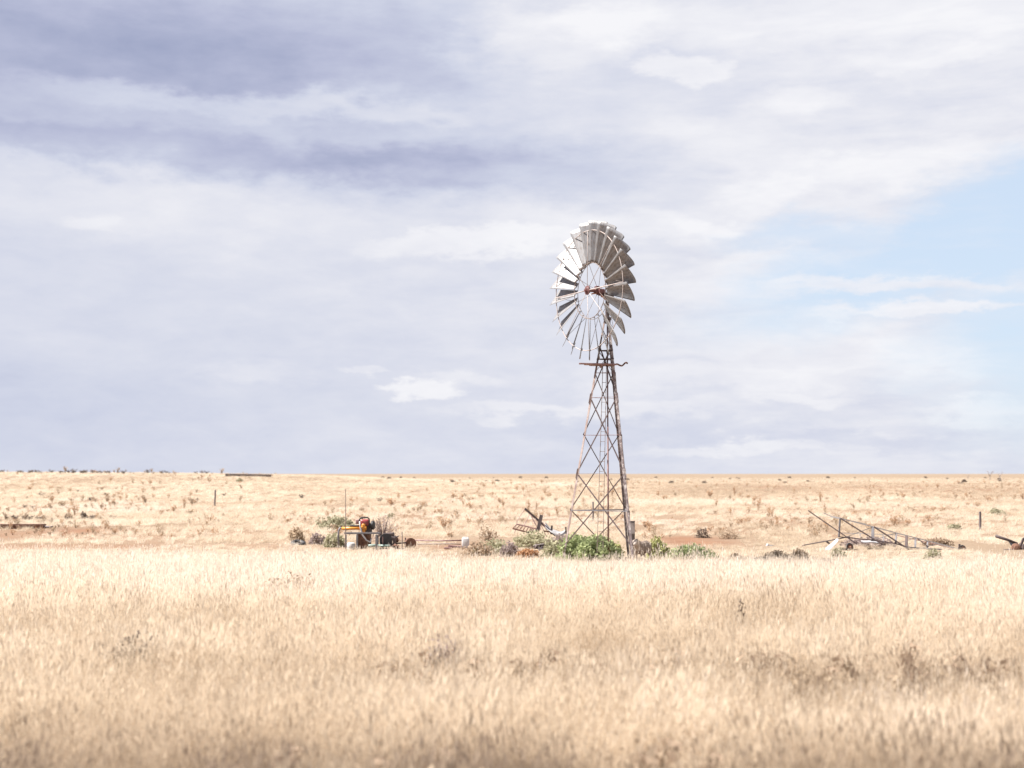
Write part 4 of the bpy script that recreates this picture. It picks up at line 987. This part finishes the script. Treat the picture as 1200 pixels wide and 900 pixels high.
# tone: 0 slate underside .. 1 sunlit white
tone = m_('MULTIPLY_ADD', azw, .30, .685)                                  # brighter to the right
tone = m_('MULTIPLY_ADD', m_('SUBTRACT', .16, elw, None, True), -.35, tone)      # greyer near the horizon
f1 = noise_(pv, 7, 9, .58, .3).outputs[0]; f2 = noise_(pv, 22, 8, .6, .2).outputs[0]
tone = m_('MULTIPLY_ADD', m_('SUBTRACT', f1, .5), .30, tone); tone = m_('MULTIPLY_ADD', m_('SUBTRACT', f2, .5), .30, tone)
for (px, py, rx, ry, amp, soft) in [
    (130, 60, 580, 110, -.32, 1), (60, 60, 260, 60, -.12, 1), (360, 62, 240, 60, -.12, 1), (480, 170, 160, 40, -.08, 1), (120, 172, 330, 24, -.20, .7), (560, 198, 180, 34, -.24, .7), (420, 205, 160, 34, -.14, 1),
    (310, 126, 250, 14, .24, 1), (460, 122, 90, 18, .10, 1), (640, 50, 100, 45, .28, .8), (600, 25, 60, 25, .10, 1), (180, 240, 240, 48, .12, .8), (100, 262, 34, 14, .12, .8),
    (560, 288, 130, 18, .19, .4), (640, 275, 90, 30, .10, .8), (487, 458, 58, 11, .32, .55), (540, 440, 60, 10, .12, .8), (300, 440, 50, 16, .12, .9), (620, 484, 90, 9, .16, .7), (420, 434, 28, 6, .12, .6),
    (785, 82, 46, 16, .24, .55), (930, 118, 60, 20, .18, .8), (860, 160, 70, 25, .10, .8), (1010, 195, 150, 26, .17, .7), (900, 225, 60, 22, .16, .6), (760, 262, 130, 22, .15, .7), (840, 260, 40, 12, .12, .6),
    (960, 330, 190, 24, .16, .7), (1040, 362, 150, 9, .18, .6), (900, 300, 80, 12, .12, .7), (1000, 410, 150, 24, .14, .7), (860, 440, 120, 18, .12, .7), (940, 464, 66, 8, .18, .8), (1160, 484, 70, 11, .20, .6), (1120, 430, 60, 12, .12, .7),
    (840, 526, 110, 8, .14, .7), (900, 380, 130, 14, .10, .9), (1010, 440, 120, 16, .12, .9), (760, 480, 90, 10, .12, .8), (830, 400, 80, 16, .10, .9), (680, 130, 120, 40, .06, 1), (780, 505, 180, 11, -.10, .8), (1020, 512, 160, 10, -.10, .8), (720, 440, 70, 20, .10, .8), (740, 190, 60, 24, -.06, 1), (1080, 110, 140, 26, -.06, 1), (1000, 20, 320, 30, .16, .8), (720, 30, 60, 30, .14, .7), (1090, 62, 110, 14, .12, .6),
    (60, 480, 260, 60, -.08, 1)]:
    tone = m_('MULTIPLY_ADD', ellipse(px, py, rx, ry, soft), amp, tone)
f3 = noise_(comb(m_('MULTIPLY', az, 1.3), m_('MULTIPLY', el, 7.), 4), 11, 8, .62, .4).outputs[0]
tone = m_('MULTIPLY_ADD', m_('SUBTRACT', f3, .5), m_('MULTIPLY_ADD', az, .8, .26), tone)
# blue gap
gap = m_('MAXIMUM', ellipse(1190, 258, 310, 66, .6, .28), m_('MULTIPLY', ellipse(1235, 390, 140, 120, 1), .9))
gap = m_('MAXIMUM', gap, m_('MULTIPLY', ellipse(980, 272, 110, 22, 1), .7))
gap = m_('MULTIPLY', gap, m_('MULTIPLY_ADD', f3, -.8, 1.4), None, True)
white_streak = m_('MAXIMUM', ellipse(1050, 332, 140, 10, .8), ellipse(1090, 362, 120, 7, .8))
gap = m_('MULTIPLY', gap, m_('MULTIPLY_ADD', white_streak, -.8, 1))
# behind and overhead: broken cloud everywhere else
def lin(c): return tuple(((v / 255 + .055) / 1.055) ** 2.4 if v > 10 else v / 3294 for v in c)
def skyc(c): return tuple(v / (2 ** EXPO) for v in lin(c))
col = ramp(nt, [(.0, skyc((160, 168, 198))), (.22, skyc((186, 191, 216))), (.45, skyc((207, 212, 230))), (.62, skyc((220, 223, 236))), (.78, skyc((233, 234, 242))), (1.1 - .1, skyc((246, 246, 250)))], tone)
sky = N('ShaderNodeTexSky'); sky.sky_type = 'NISHITA'; sky.sun_disc = False; sky.sun_elevation = SUN_EL; sky.sun_rotation = math.atan2(sd.x, sd.y); sky.air_density = 1.0; sky.dust_density = .6
# clear sky seen through thin high haze
hz = N('ShaderNodeMix'); hz.data_type = 'RGBA'; hz.inputs['Factor'].default_value = .9
L(sky.outputs[0], hz.inputs['A'])
k = 1 / STR
hz.inputs['B'].default_value = tuple(v * k for v in skyc((205, 220, 239))) + (1,)
cs = N('ShaderNodeVectorMath'); cs.operation = 'SCALE'; L(col, cs.inputs[0]); cs.inputs[3].default_value = k
mx = N('ShaderNodeMix'); mx.data_type = 'RGBA'; L(gap, mx.inputs['Factor']); L(cs.outputs[0], mx.inputs['A']); L(hz.outputs['Result'], mx.inputs['B'])
bg = N('ShaderNodeBackground'); bg.inputs['Strength'].default_value = STR; L(mx.outputs['Result'], bg.inputs[0])
ow = N('ShaderNodeOutputWorld'); L(bg.outputs[0], ow.inputs[0])
world.cycles.sampling_method = 'MANUAL'; world.cycles.sample_map_resolution = 512
S.cycles.max_bounces = 8; S.cycles.transmission_bounces = 4
